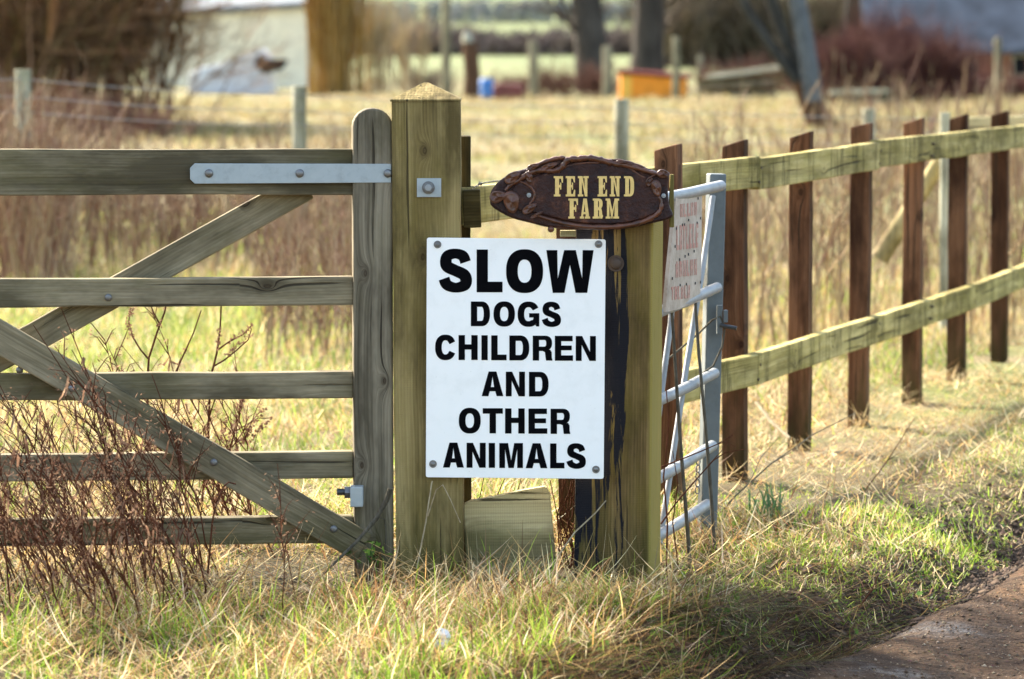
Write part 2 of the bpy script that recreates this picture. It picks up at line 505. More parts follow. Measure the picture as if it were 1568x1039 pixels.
def mat_ground():
    n = N('turf_soil')
    co = n.coords((1, 1, 1), rand=False)
    a = n.noise(co, 1.3, 6, .65)
    b = n.noise(co, 16.0, 5, .7)
    f = n.noise(co, .18, 4, .6)
    straw = n.ramp(b, [(.3, (.10, .077, .036)), (.6, (.19, .150, .075)), (.8, (.27, .22, .12))])
    green = n.ramp(b, [(.3, (.05, .075, .014)), (.7, (.15, .19, .045))])
    geo = n.new('ShaderNodeNewGeometry'); sp = n.new('ShaderNodeSeparateXYZ'); n.link(geo.outputs['Position'], sp.inputs[0])
    c = n.mix(n.ramp(n.math('ADD', n.math('MULTIPLY', a, .6), n.math('MULTIPLY', f, .4)), [(.46, 0.0), (.58, .8)]), straw, green)
    # far rising fields are winter green
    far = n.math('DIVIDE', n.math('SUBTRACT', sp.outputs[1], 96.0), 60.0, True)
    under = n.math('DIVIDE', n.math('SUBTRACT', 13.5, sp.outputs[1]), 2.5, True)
    c = n.mix(n.math('MULTIPLY', under, .85), c, n.ramp(b, [(.3, (.020, .014, .007)), (.7, (.070, .050, .024))]))  # near soil painted darker to deepen the shade between grass blades
    c = n.mix(far, c, n.ramp(f, [(.3, (.085, .11, .04)), (.7, (.145, .165, .07))]))
    # bare soil low on the bank
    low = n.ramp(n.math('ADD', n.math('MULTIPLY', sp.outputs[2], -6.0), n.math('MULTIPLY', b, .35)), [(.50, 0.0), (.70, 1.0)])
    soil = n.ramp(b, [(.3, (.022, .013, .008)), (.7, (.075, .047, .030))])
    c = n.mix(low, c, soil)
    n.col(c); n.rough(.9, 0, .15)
    n.bump(b, .8, .03)
    return n.m
M['ground'] = mat_ground()

def mat_lane():
    n = N('muddy_lane')
    co = n.coords((1, 1, 1), rand=False)
    a = n.noise(co, 1.4, 5, .6)
    b = n.noise(co, 22, 6, .75)
    v = n.new('ShaderNodeTexVoronoi'); n.link(co, v.inputs['Vector']); v.inputs['Scale'].default_value = 48
    v2 = n.new('ShaderNodeTexVoronoi'); n.link(co, v2.inputs['Vector']); v2.inputs['Scale'].default_value = 120
    c = n.ramp(b, [(.32, (.058, .031, .016)), (.5, (.165, .092, .046)), (.70, (.34, .215, .118))])
    c = n.mix(n.ramp(v.outputs['Distance'], [(.10, .7), (.28, 0.0)]), c, v.outputs['Color'], 'OVERLAY')
    c = n.mix(n.ramp(a, [(.40, .75), (.58, 0.0)]), c, (.045, .033, .026))
    tr_ = n.new('ShaderNodeMapping'); tr_.inputs['Rotation'].default_value = (0, 0, math.radians(23.5)); tr_.inputs['Scale'].default_value = (5.5, .45, 1)
    n.link(co, tr_.inputs['Vector'])
    ru = n.noise(tr_.outputs[0], 1.0, 4, .6)
    c = n.mix(n.ramp(ru, [(.42, .75), (.56, 0.0)]), c, (.048, .031, .021))
    n.col(c)
    wet = n.ramp(a, [(.33, .15), (.42, .9)])
    n.rough(wet, 0, .08)
    h = n.math('SUBTRACT', n.math('ADD', b, n.math('MULTIPLY', a, .5)), n.math('ADD', n.math('MULTIPLY', v.outputs['Distance'], .5), n.math('MULTIPLY', v2.outputs['Distance'], .25)))
    n.bump(h, 1.0, .014)
    return n.m
M['lane'] = mat_lane()

def mat_leafy(name, trans=.45, rough=.6, mult=1.0):
    n = N(name)
    at_ = n.new('ShaderNodeAttribute'); at_.attribute_name = 'Col'
    n.col(at_.outputs['Color']); n.rough(rough, 0, .08)
    tr = n.new('ShaderNodeBsdfTranslucent'); n.link(at_.outputs['Color'], tr.inputs['Color'])
    mx = n.new('ShaderNodeMixShader'); mx.inputs[0].default_value = trans
    n.link(n.b.outputs[0], mx.inputs[1]); n.link(tr.outputs[0], mx.inputs[2])
    n.link(mx.outputs[0], n.t.nodes['Material Output'].inputs['Surface'])
    return n.m
M['grass'] = mat_leafy('grass_blades', .42, .5)
M['weed'] = mat_leafy('dead_weed_stalks', .15, .7)
M['leaf'] = mat_leafy('green_leaves', .35, .4)

def bark(name, dark, light, scale=6):
    n = N(name)
    a = n.noise(n.coords((scale * 3, scale * 3, scale * .7)), 1.0, 6, .7)
    n.col(n.ramp(a, [(.3, dark), (.7, light)])); n.rough(.9, 0, .06); n.bump(a, .6, .02)
    return n.m
M['bark_grey'] = bark('grey_bark', (.028, .025, .022), (.085, .076, .066), 3)
M['bark_brown'] = bark('brown_bark', (.045, .026, .015), (.13, .075, .045))
M['bark_willow'] = bark('willow_bark', (.017, .017, .016), (.068, .066, .060))
M['bark_blue'] = bark('blue_grey_bark', (.050, .056, .062), (.15, .165, .18))
M['twig_red'] = bark('reddish_twigs', (.040, .016, .010), (.14, .062, .042), 9)
M['twig_brown'] = bark('brown_twigs', (.045, .024, .012), (.17, .095, .050), 9)
M['twig_gold'] = bark('golden_twigs', (.14, .075, .018), (.36, .21, .060), 9)
M['twig_grey'] = bark('grey_brown_twigs', (.07, .050, .036), (.19, .14, .105), 9)
M['stalk'] = bark('dead_stalk', (.040, .014, .008), (.14, .055, .030), 30)
M['stalk_seed0'] = bark('dead_seed', (.07, .034, .02), (.25, .135, .085), 60)
def mat_seed():
    n = N('dead_seed_heads'); oi = n.new('ShaderNodeObjectInfo'); a = n.noise(n.coords((50, 50, 50)), 1.0, 2)
    c = n.ramp(n.math('ADD', n.math('MULTIPLY', a, .7), n.math('MULTIPLY', oi.outputs['Random'], .3)), [(.3, (.10, .052, .034)), (.55, (.22, .13, .085)), (.75, (.38, .26, .165))])
    n.col(c); n.rough(.8, 0, .06)
    tr = n.new('ShaderNodeBsdfTranslucent'); n.link(c, tr.inputs['Color']); mx = n.new('ShaderNodeMixShader'); mx.inputs[0].default_value = .4
    n.link(n.b.outputs[0], mx.inputs[1]); n.link(tr.outputs[0], mx.inputs[2]); n.link(mx.outputs[0], n.t.nodes['Material Output'].inputs['Surface'])
    return n.m
M['stalk_seed'] = mat_seed()
M['straw_stalk'] = bark('bleached_stick', (.22, .17, .10), (.50, .42, .28), 30)
M['grey_stem'] = bark('grey_dead_stem', (.055, .048, .036), (.15, .135, .10), 30)

# ------------------------------------------------------------------ ground, lane
def axis(parts):
    out = []
    for a, b, s in parts:
        out += list(np.arange(a, b - 1e-6, s))
    out.append(parts[-1][1])
    return np.array(out)

def grid_object(name, xs, ys, zfun, mat, label=None):
    X, Y = np.meshgrid(xs, ys)
    Z = zfun(X, Y)
    v = np.stack([X, Y, Z], -1).reshape(-1, 3)
    nx, ny = len(xs), len(ys)
    i = np.arange((ny - 1) * (nx - 1)); r, c = i // (nx - 1), i % (nx - 1)
    f = np.stack([r * nx + c, r * nx + c + 1, (r + 1) * nx + c + 1, (r + 1) * nx + c], -1)
    me = mesh_np(name, v, f)
    me.polygons.foreach_set('use_smooth', np.ones(len(f), bool))
    me.materials.append(mat)
    return link(bpy.data.objects.new(name, me))

def mesh_np(name, v, f, col=None):
    me = bpy.data.meshes.new(name)
    k = f.shape[1]
    me.vertices.add(len(v)); me.vertices.foreach_set('co', v.astype(np.float32).ravel())
    me.loops.add(f.size); me.loops.foreach_set('vertex_index', f.astype(np.int32).ravel())
    me.polygons.add(len(f))
    me.polygons.foreach_set('loop_start', np.arange(0, f.size, k, dtype=np.int32))
    me.polygons.foreach_set('loop_total', np.full(len(f), k, np.int32))
    if col is not None:
        at_ = me.attributes.new('Col', 'FLOAT_COLOR', 'POINT')
        c4 = np.concatenate([col, np.ones((len(col), 1))], 1).astype(np.float32)
        at_.data.foreach_set('color', c4.ravel())
    me.update(calc_edges=True)
    me.validate()
    return me

gx = axis([(-900, -200, 100), (-200, -40, 20), (-40, -8, 2), (-8, -2.6, .3), (-2.6, 2.6, .03), (2.6, 8, .2), (8, 40, 2), (40, 200, 20), (200, 900, 100)])
gy = axis([(-20, 4, 2), (4, 7.8, .2), (7.8, 12, .03), (12, 20, .08), (20, 40, .4), (40, 110, 2), (110, 300, 10), (300, 1800, 75)])
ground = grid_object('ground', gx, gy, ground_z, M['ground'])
tag(ground, 'rough winter turf of the verge and the fields beyond', 'ground', kind='structure')

ls = axis([(4, 14, .035), (14, 30, .12), (30, 100, 1.0)])
lt = axis([(0.0, 1.2, .03), (1.2, 3.6, .1)])
LT, LS = np.meshgrid(lt, ls)
LX = lane_edge(LS) - 0.02 + LT
LZ = lane_z(LX, LS) - 0.035 * smooth(.09, 0.0, LT)
v = np.stack([LX, LS, LZ], -1).reshape(-1, 3)
nx, ny = len(lt), len(ls)
i = np.arange((ny - 1) * (nx - 1)); r, c = i // (nx - 1), i % (nx - 1)
f = np.stack([r * nx + c, r * nx + c + 1, (r + 1) * nx + c + 1, (r + 1) * nx + c], -1)
me = mesh_np('lane', v, f); me.polygons.foreach_set('use_smooth', np.ones(len(f), bool)); me.materials.append(M['lane'])
lane = link(bpy.data.objects.new('lane', me))
tag(lane, 'muddy brown lane of packed grit curving along the verge', 'lane', kind='structure')

# ------------------------------------------------------------------ timber field gate
GD = 9.83
def gp(px, py, off=0.0):
    """point on the gate's own plane, which swings a little towards the viewer at its free end"""
    d = GD - (600 - px) * .000145 + off
    return at(px, py, d)
gate_face = Vector((0.085, -1, 0)).normalized()
gate = thing('field_gate', 'weathered grey-green timber field gate hung on the tall gate post', 'gate', at(570, 880, GD))
RT = 0.045
for y0, y1, yb0, yb1 in ((229, 228.5, 297, 298), (428, 423.5, 468.5, 467), (573, 569, 614, 610), (697.5, 690, 737, 731.5), (796, 790, 838, 832)):
    pa, pb = gp(-900, (y0 + yb0) / 2 + (y0 - y1) * 1.45), gp(541, (y1 + yb1) / 2)
    wd = (yb1 - y1) / F_PX * GD
    beam('rail', pa, pb, wd, RT, M['gate'], gate, gate_face, bevel=.0035)
# hanging stile with rounded top
s0, s1 = gp(572.5, 884), gp(570, 165)
Ls = (s1 - s0).length; ws = 61 / F_PX * GD
ol = [(0, -ws / 2), (0, ws / 2)]
for k in range(13):
    a = math.pi * k / 12
    ol.append((Ls - ws * .46 + math.sin(a) * ws * .46, math.cos(a) * ws / 2))
beam('stile', s0, s1, ws, .075, M['stile'], gate, gate_face, bevel=.006, outline=[(a, -b) for a, b in ol][::-1], proud=.016)
# braces: the upper one behind the rails, the lower one in front of them
b0, b1 = gp(-30, 562, RT + .002), gp(470, 284, RT + .002)
beam('brace', b0, b1, .076, .036, M['gate'], gate, gate_face, proud=0)
c0, c1 = gp(-420, 272, -.002), gp(556, 836, -.002)
beam('brace', c0, c1, .080, .036, M['gate'], gate, gate_face, proud=.0365)

def dome(mb, p, r, h, facing=(0, -1, 0), sides=14, washer=0.0):
    fc = Vector(facing).normalized()
    a = fc.cross(Vector((0, 0, 1))).normalized(); b = fc.cross(a)
    rings = [(r, 0), (r, h * .35), (r * .85, h * .75), (r * .5, h * .96), (r * .12, h)]
    vs, fs = [], []
    for rr, hh in rings:
        for k in range(sides):
            an = 2 * math.pi * k / sides
            vs.append(Vector(p) + fc * hh + (a * math.cos(an) + b * math.sin(an)) * rr)
    for i in range(len(rings) - 1):
        for k in range(sides):
            k2 = (k + 1) % sides
            fs.append((i * sides + k, i * sides + k2, (i + 1) * sides + k2, (i + 1) * sides + k))
    fs.append(tuple((len(rings) - 1) * sides + k for k in range(sides)))
    mb.add(vs, fs, True)
def disc(mb, p, r, h, facing=(0, -1, 0), sides=20):
    fc = Vector(facing).normalized()
    mb.tube([Vector(p), Vector(p) + fc * h], r, sides)

for (px, py, off) in ((166, 455, -.001), (110, 594, -.0385), (327.5, 707.5, -.0385), (511, 809.5, -.0385), (30, 566, -.001)):
    mb = MB(); dome(mb, gp(px, py, off), .0095, .006, gate_face)
    mb.build('bolt', M['bolt'], gate, gp(px, py, off))
# hinge strap
t0, t1 = gp(291, 265.5, -.018), gp(599, 265.0, -.018)
Lt = (t1 - t0).length; hw = .0258
ol = [(0, -hw * .55), (.012, -hw), (Lt, -hw * .93), (Lt, hw * .93), (.012, hw), (0, hw * .55)]
strap = beam('hinge_strap', t0, t1, hw * 2, .0065, M['strap'], gate, gate_face, bevel=.0012, outline=ol, proud=.0)
# packing: strap stands proud of the rail on the stile; joggled foot reaches the rail through its bolts
for px in (320, 459, 594):
    mb = MB(); dome(mb, gp(px, 265, -.0185), .0110, .008, gate_face)
    ob = mb.build('bolt', M['bolt'], strap, gp(px, 265, -.0185))
# lower hinge bracket with threaded eye bolt and nut
pb = gp(546.5, 759, -.030)
mb = MB(); mb.box(pb, (.033, .05, .052)); lb = mb.build('hinge_bracket', M['strap'], gate, pb, bevel=.003)
mb = MB(); mb.tube([gp(516, 753, -.03), gp(548, 753, -.03)], .0085, 12); mb.build('threaded_bolt', M['black_nut'], lb, gp(520, 753, -.03))
mb = MB(); mb.tube([gp(527.5, 753.5, -.03), gp(537, 753.5, -.03)], .0165, 6); mb.build('nut', M['bolt'], lb, gp(532, 753, -.03), bevel=.001)

# ------------------------------------------------------------------ gate post
def vpost(name, pxl, pxr, ybot, ytop, d, depth, mat, parent=None, lean=0.0, cap=0.0, bevel=.005, facing=(0, -1, 0), jag=None):
    pl, pr = at(pxl, 500, d), at(pxr, 500, d)
    wd = (pr - pl).length
    cx = (pl.x + pr.x) / 2
    zt = at(0, ytop, d).z; zb = at(0, ybot, d).z
    p0 = Vector((cx - lean / 2, d, zb)); p1 = Vector((cx + lean / 2, d, zt))
    return p0, p1, wd
d = 9.80
p0, p1, wd = vpost('', 602.5, 707.5, 930, 154, d, .17, None, lean=-.010)
gatepost = beam('gate_post', p0, p1, wd, .172, M['post'], None, bevel=.0045)
# weathered pyramid cap worked on the top end (same mesh)
bm = bmesh.new(); bm.from_mesh(gatepost.data)
Lp = (p1 - p0).length; h = wd / 2 - .001; o_ = Lp - .0015
cv = [bm.verts.new((o_, -.003, -h - .003)), bm.verts.new((o_, -.003, h + .003)), bm.verts.new((o_, .175, h + .003)), bm.verts.new((o_, .175, -h - .003))]
cv2 = [bm.verts.new((o_ + .005, q.co.y, q.co.z)) for q in cv]
ap = [bm.verts.new((o_ + .047, .082, -.006)), bm.verts.new((o_ + .047, .082, .006)), bm.verts.new((o_ + .047, .090, .006)), bm.verts.new((o_ + .047, .090, -.006))]
bm.faces.new(cv[::-1])
for a_, b_ in ((cv, cv2), (cv2, ap)):
    for k in range(4):
        bm.faces.new((a_[k], a_[(k + 1) % 4], b_[(k + 1) % 4], b_[k]))
bm.faces.new(ap)
bmesh.ops.recalc_face_normals(bm, faces=bm.faces)
bm.to_mesh(gatepost.data); bm.free()
tag(gatepost, 'tall square timber gate post with pointed cap beside the hinged gate end', 'gate post')
mb = MB(); q = at(657, 287, d - .003); mb.box(q, (.062, .006, .048)); plate = mb.build('bolt_plate', M['strap'], gatepost, q, bevel=.001)
mb = MB(); disc(mb, at(656, 287, d - .006), .0165, .003); mb.tube([at(656, 287, d - .009), at(656, 287, d - .020)], .0135, 6)
mb.build('nut', M['bolt'], plate, at(656, 287, d - .006), bevel=.0012)
mb = MB(); disc(mb, at(656, 287, d - .019), .0085, .012, sides=14); mb.build('bolt', M['tube'], plate, at(656, 287, d - .019), bevel=.0015)

# ------------------------------------------------------------------ sign post (turned slightly so its right side shows)
SD = 9.80
ang = math.radians(12)
fs = Vector((-math.sin(ang), -math.cos(ang), 0))
pr_, zb, zt = at(998, 500, SD - .012), at(0, 940, SD).z, at(0, 268, SD).z
wv = .200
left_dir = Vector((-math.cos(ang), math.sin(ang), 0))
cen = Vector((pr_.x, SD - .012, 0)) + left_dir * (wv / 2) + Vector((0, .0, 0))
p0 = Vector((cen.x - .003, cen.y, zb)); p1 = Vector((cen.x + .003, cen.y, zt))
signpost = beam('sign_post', p0, p1, wv, .15, M['signpost'], None, facing=fs, bevel=.004)
tag(signpost, 'thick olive timber post with runs of black tar under the name plaque', 'post')
mb = MB(); q = at(943, 403, 9.80) + Vector((0, .008, 0)); disc(mb, q, .021, .014); dome(mb, q + Vector((0, -.012, 0)), .016, .010)
mb.build('bolt', M['rust'], signpost, q)

# ------------------------------------------------------------------ SLOW sign
PD = 9.772
def rrect(pts, r=.006):
    out = []
    n = len(pts)
    for i in range(n):
        p, a, b = Vector(pts[i]), Vector(pts[i - 1]), Vector(pts[(i + 1) % n])
        ua, ub = (a - p).normalized(), (b - p).normalized()
        for t in (0, .33, .66, 1):
            q = (p + ua * r) * (1 - t) ** 2 + 2 * p * t * (1 - t) + (p + ub * r) * t * t
            out.append((q.x, q.y))
    return out
corners = [at(652.0, 730.5, PD), at(924.4, 733.0, PD), at(927.6, 366.3, PD), at(653.6, 363.5, PD)]
sorg = corners[0]
def flat_mesh(name, contours, depth, y, mat, parent, org, bev=0.0):
    """fill closed contours (world x, z) as one slab of the given depth, front face at world y"""
    cu = bpy.data.curves.new('tmp', 'CURVE'); cu.dimensions = '2D'; cu.fill_mode = 'BOTH'; cu.extrude = depth / 2 - bev; cu.bevel_depth = bev
    cu.bevel_resolution = 1; cu.offset = -bev
    for ct in contours:
        s = cu.splines.new('POLY'); s.points.add(len(ct) - 1); s.use_cyclic_u = True
        for p, (a, b) in zip(s.points, ct): p.co = (a - org.x, b - org.z, 0, 1)
    ob = bpy.data.objects.new('tmp', cu)
    me = bpy.data.meshes.new_from_object(ob)
    bpy.data.objects.remove(ob); bpy.data.curves.remove(cu)
    me.name = name
    me.transform(Matrix(((1, 0, 0, 0), (0, 0, -1, 0), (0, 1, 0, 0), (0, 0, 0, 1))))
    me.materials.clear(); me.materials.append(mat)
    o = bpy.data.objects.new(name, me)
    o.location = (org.x, y + depth / 2, org.z)
    link(o)
    if parent is not None: adopt(o, parent)
    return o
panel = flat_mesh('warning_sign', [rrect([(c_.x, c_.z) for c_ in corners])], .004, PD, M['sign'], None, sorg, .0006)
tag(panel, 'white rectangular sign with black words, screwed across the two posts', 'sign')

# glyphs: contours in a cell of height 1 and width w, stem st, bar hb
def sup(cx, cy, rx, ry, a0, a1, n=20, e=2.35):
    out = []
    for k in range(n + 1):
        a = math.radians(a0 + (a1 - a0) * k / n)
        c_, s_ = math.cos(a), math.sin(a)
        out.append((cx + rx * math.copysign(abs(c_) ** (2 / e), c_), cy + ry * math.copysign(abs(s_) ** (2 / e), s_)))
    return out
def stroke(path, widths, n=10):
    pts = []
    P = [Vector((p[0], p[1], 0)) for p in path]
    W = widths
    for i in range(len(P) - 1):
        a, b, c_, e_ = P[max(i - 1, 0)], P[i], P[i + 1], P[min(i + 2, len(P) - 1)]
        for k in range(n):
            t = k / n
            q = .5 * ((2 * b) + (c_ - a) * t + (2 * a - 5 * b + 4 * c_ - e_) * t * t + (-a + 3 * b - 3 * c_ + e_) * t ** 3)
            pts.append((q, W[i] * (1 - t) + W[i + 1] * t))
    pts.append((P[-1], W[-1]))
    L, R = [], []
    for i, (q, wd_) in enumerate(pts):
        t = (pts[min(i + 1, len(pts) - 1)][0] - pts[max(i - 1, 0)][0]).normalized()
        nrm = Vector((-t.y, t.x, 0))
        L.append(tuple((q + nrm * wd_ / 2)[:2])); R.append(tuple((q - nrm * wd_ / 2)[:2]))
    return L + R[::-1]
def glyph(ch, w, st, hb):
    o = .012
    if ch == 'I': return [[(0, 0), (w, 0), (w, 1), (0, 1)]]
    if ch == 'L': return [[(0, 0), (w, 0), (w, hb * 1.05), (st, hb * 1.05), (st, 1), (0, 1)]]
    if ch == 'T': c_ = w / 2; return [[(c_ - st / 2, 0), (c_ + st / 2, 0), (c_ + st / 2, 1 - hb), (w, 1 - hb), (w, 1), (0, 1), (0, 1 - hb), (c_ - st / 2, 1 - hb)]]
    if ch == 'H': return [[(0, 0), (st, 0), (st, .42), (w - st, .42), (w - st, 0), (w, 0), (w, 1), (w - st, 1), (w - st, .63), (st, .63), (st, 1), (0, 1)]]
    if ch == 'E': return [[(0, 0), (w, 0), (w, hb), (st, hb), (st, .42), (w * .93, .42), (w * .93, .61), (st, .61), (st, 1 - hb), (w * .98, 1 - hb), (w * .98, 1), (0, 1)]]
    if ch == 'N': return [[(0, 0), (st * .93, 0), (st * .93, .64), (w - st, 0), (w, 0), (w, 1), (w - st * .93, 1), (w - st * .93, .36), (st, 1), (0, 1)]]
    if ch == 'M':
        c_ = w / 2; i_ = st * .9
        return [[(0, 0), (i_, 0), (i_, .76), (c_ - st * .42, 0), (c_ + st * .42, 0), (w - i_, .76), (w - i_, 0), (w, 0), (w, 1), (w - st * 1.38, 1), (c_, .30), (st * 1.38, 1), (0, 1)]]
    if ch == 'A':
        c_ = w / 2; t_ = st * .62
        xs = lambda y: (c_ - t_) * y
        i0 = lambda y: st * 1.08 + (c_ - st * 1.08 - .0) * min(1, y / .83)
        return [[(0, 0), (st * 1.06, 0), (st * 1.06 + (c_ - t_) * .2, .20), (w - st * 1.06 - (c_ - t_) * .2, .20), (w - st * 1.06, 0), (w, 0), (c_ + t_, 1), (c_ - t_, 1)],
                [(st * 1.06 + (c_ - t_) * .37, .37), (w - st * 1.06 - (c_ - t_) * .37, .37), (c_, .80)]]
    if ch == 'W':
        a_ = st * 1.0; q = w / 4
        return [[(q - a_ * .52 + .01, 0), (q + a_ * .56, 0), (w / 2, .66), (3 * q - a_ * .56, 0), (3 * q + a_ * .52 - .01, 0), (w, 1), (w - a_ * .98, 1), (3 * q + .01, .33), (w / 2 + a_ * .52, 1), (w / 2 - a_ * .52, 1), (q - .01, .33), (a_ * .98, 1), (0, 1)]]
    if ch == 'O': return [sup(w / 2, .5, w / 2, .5 + o, 0, 354, 59), sup(w / 2, .5, w / 2 - st * 1.04, .5 - hb * .98, 0, 354, 59)]
    if ch == 'D':
        r = w - st * 1.7
        return [[(0, 0), (w - r, 0)] + sup(w - r, .5, r, .5, -88, 88, 24, 2.3) + [(w - r, 1), (0, 1)],
                [(st, hb), (w - r, hb)] + sup(w - r, .5, r - st, .5 - hb, -86, 86, 24, 2.3) + [(w - r, 1 - hb), (st, 1 - hb)]]
    if ch == 'C':
        return [sup(w / 2, .5, w / 2, .5 + o, 24, 336, 44) + [(w - st * .98, .36)] + sup(w / 2, .5, w / 2 - st * 1.03, .5 - hb, 322, 40, 40) + [(w - st * .98, .63)]]
    if ch == 'G':
        return [sup(w / 2, .5, w / 2, .5 + o, 27, 312, 44) + [(w - st * .56, .115), (w - st * .45, 0), (w, 0), (w, .54), (w * .53, .54), (w * .53, .365), (w - st * .92, .365), (w - st * 1.0, .27)]
                + sup(w / 2, .5, w / 2 - st * 1.03, .5 - hb, 300, 42, 36) + [(w - st * 1.0, .655)]]
    if ch == 'R':
        r = .27
        return [[(0, 0), (st, 0), (st, .385), (w * .50, .385), (w * .62, .34), (w - st * 1.03, .05), (w - st * 1.0, 0), (w, 0), (w, .035), (w - st * .09, .12), (w - st * .1, .33), (w - st * .32, .43)]
                + sup(w - r * 1.15, .70, r * 1.1, .30, -58, 88, 16, 2.4) + [(w * .5, 1), (0, 1)],
                [(st, .56), (w * .55, .56)] + sup(w - r * 1.2, .695, r * 1.12 - st + .03, .135, -80, 80, 12, 2.4) + [(w * .55, .83), (st, .83)]]
    if ch == 'S':
        m = hb * .97
        yb, yt = m / 2 - o, 1 - m / 2 + o
        l, rr = st * .52, w - st * .52
        return [stroke([(l - .03 * w, .315), (l + .06 * w, .17), (w * .5, yb), (rr - .045 * w, .16), (rr, .285), (rr - .07 * w, .405), (w * .5, .50), (l + .075 * w, .595), (l + .025 * w, .72), (l + .085 * w, .85), (w * .49, yt), (rr - .10 * w, .845), (rr - .015 * w, .70)],
                       [st * 1.0, st * .98, m, st * .99, st * 1.06, st * 1.05, hb * 1.12, st * 1.05, st * 1.04, st * .97, m, st * .96, st * .97], 6)]
    return []
Z0 = (500.0, 350.0, 2.5967)
rows = [
    (83, 253, .262, .235, [('S', 448, 578), ('L', 597, 700), ('O', 714, 861), ('W', 874, 1062)]),
    (290, 388, .255, .215, [('D', 574, 650), ('O', 664, 749), ('G', 760, 846), ('S', 857, 932)]),
    (424, 523, .255, .215, [('C', 432, 514), ('H', 525, 601), ('I', 616, 641), ('L', 655, 716), ('D', 727, 806), ('R', 820, 898), ('E', 908, 980), ('N', 991, 1071)]),
    (568, 666, .255, .215, [('A', 617, 703), ('N', 713, 789), ('D', 805, 883)]),
    (714, 814, .255, .215, [('O', 526, 613), ('T', 621, 701), ('H', 710, 788), ('E', 803, 878), ('R', 891, 969)]),
    (852, 951, .255, .215, [('A', 463, 546), ('N', 557, 633), ('I', 645, 670), ('M', 687, 781), ('A', 792, 878), ('L', 889, 946), ('S', 955, 1031)]),
]
for yt, yb, st, hb, gl in rows:
    H = yb - yt
    cts = []
    for ch, xa, xb in gl:
        tilt = (( (xa + xb) / 2) - 750) * .0075
        wn = (xb - xa) / H
        for ct in glyph(ch, wn, st, hb):
            pts = []
            for a_, b_ in ct:
                zx, zy = xa + a_ * H, yb - b_ * H + tilt
                q = at(Z0[0] + zx / Z0[2], Z0[1] + zy / Z0[2], PD)
                pts.append((q.x, q.z))
            cts.append(pts)
    flat_mesh('lettering', cts, .0012, PD - .0008, M['letter'], panel, sorg)
for px, py in ((670, 374), (916.5, 373.5), (663, 710), (912.5, 718.5)):
    mb = MB(); q = at(px, py, PD); disc(mb, q, .0098, .0022); dome(mb, q + Vector((0, -.002, 0)), .0062, .0028)
    mb.build('screw', M['bolt'], panel, q)

# ------------------------------------------------------------------ name plaque
QD = 9.735
Z5 = (720.0, 220.0, 4.612)
def q5(x, y, dd=QD):
    return at(Z5[0] + x / Z5[2], Z5[1] + y / Z5[2], dd)
outl = [(140, 410), (146, 340), (175, 295), (200, 268), (255, 228), (310, 200), (370, 182), (430, 160), (480, 140), (560, 112), (620, 100), (740, 98), (840, 98), (960, 110), (1080, 122), (1200, 154), (1310, 192), (1390, 206), (1404, 240), (1396, 290), (1399, 370), (1413, 450), (1432, 500), (1400, 533), (1290, 560), (1150, 592), (1000, 606), (850, 608), (750, 606), (640, 598), (540, 588), (430, 560), (300, 526), (200, 476), (152, 440)]
def densify(pts, n=4):
    out = []
    k = len(pts)
    for i in range(k):
        a, b, c_, e_ = [Vector((*pts[(i + j) % k], 0)) for j in (-1, 0, 1, 2)]
        for s_ in range(n):
            t = s_ / n
            q = .5 * ((2 * b) + (c_ - a) * t + (2 * a - 5 * b + 4 * c_ - e_) * t * t + (-a + 3 * b - 3 * c_ + e_) * t ** 3)
            out.append((q.x, q.y))
    return out
def q5c(pts, dd=QD): return [(q5(x, y, dd).x, q5(x, y, dd).z) for x, y in pts]
porg = q5(800, 400)
plaque = flat_mesh('name_plaque', [q5c(densify(outl))], .030, QD, M['plaque'], None, porg, .006)
tag(plaque, 'oval dark brown name plaque with vine relief and gold lettering on the tarred post', 'name plaque')
# recessed-looking inner field: a raised rolled rim round a slightly proud oval
inner = [(300, 430), (290, 340), (340, 270), (450, 230), (560, 190), (700, 142), (850, 122), (1000, 135), (1130, 165), (1210, 215), (1290, 250), (1320, 330), (1345, 420), (1320, 480), (1230, 525), (1080, 560), (900, 566), (740, 555), (600, 525), (470, 490), (370, 480)]
fieldp = flat_mesh('inner_field', [q5c(densify(inner))], .010, QD - .006, M['plaque'], plaque, porg, .004)
def rel(name, pts, r, dd=QD - .004, taper=True, sides=8, dens=5):
    P = [q5(x, y, dd) for x, y in pts]
    out = []
    for i in range(len(P) - 1):
        a, b, c_, e_ = P[max(i - 1, 0)], P[i], P[i + 1], P[min(i + 2, len(P) - 1)]
        for s_ in range(dens):
            t = s_ / dens
            out.append(.5 * ((2 * b) + (c_ - a) * t + (2 * a - 5 * b + 4 * c_ - e_) * t * t + (-a + 3 * b - 3 * c_ + e_) * t ** 3))
    out.append(P[-1])
    n_ = len(out)
    rr = [r * (1 + .18 * math.sin(i * 1.7) + .12 * math.sin(i * 3.1)) * ((1 - .55 * abs(2 * i / n_ - 1) ** 3) if taper else 1) for i in range(n_)]
    mb = MB(); mb.tube(out, rr, sides)
    return mb.build(name, M['relief'], plaque, P[0])
rel('rim', [(460, 500), (600, 545), (740, 575), (900, 588), (1080, 580), (1230, 545), (1325, 490), (1350, 430), (1330, 360)], .0066)
rel('rim', [(450, 265), (560, 205), (700, 152), (850, 132), (1000, 143), (1120, 172), (1200, 222), (1290, 262)], .003)
rel('vine', [(250, 330), (285, 290), (345, 255), (420, 205), (500, 185), (590, 190), (650, 160), (690, 112), (760, 106), (850, 100), (940, 118), (1020, 140), (1100, 150), (1190, 175), (1270, 200), (1330, 215)], .0078, QD - .006)
rel('vine', [(400, 190), (470, 150), (560, 115), (640, 98), (690, 104)], .0056, QD - .003)
rel('vine', [(960, 112), (1060, 118), (1160, 142), (1250, 178)], .0036, QD - .003)
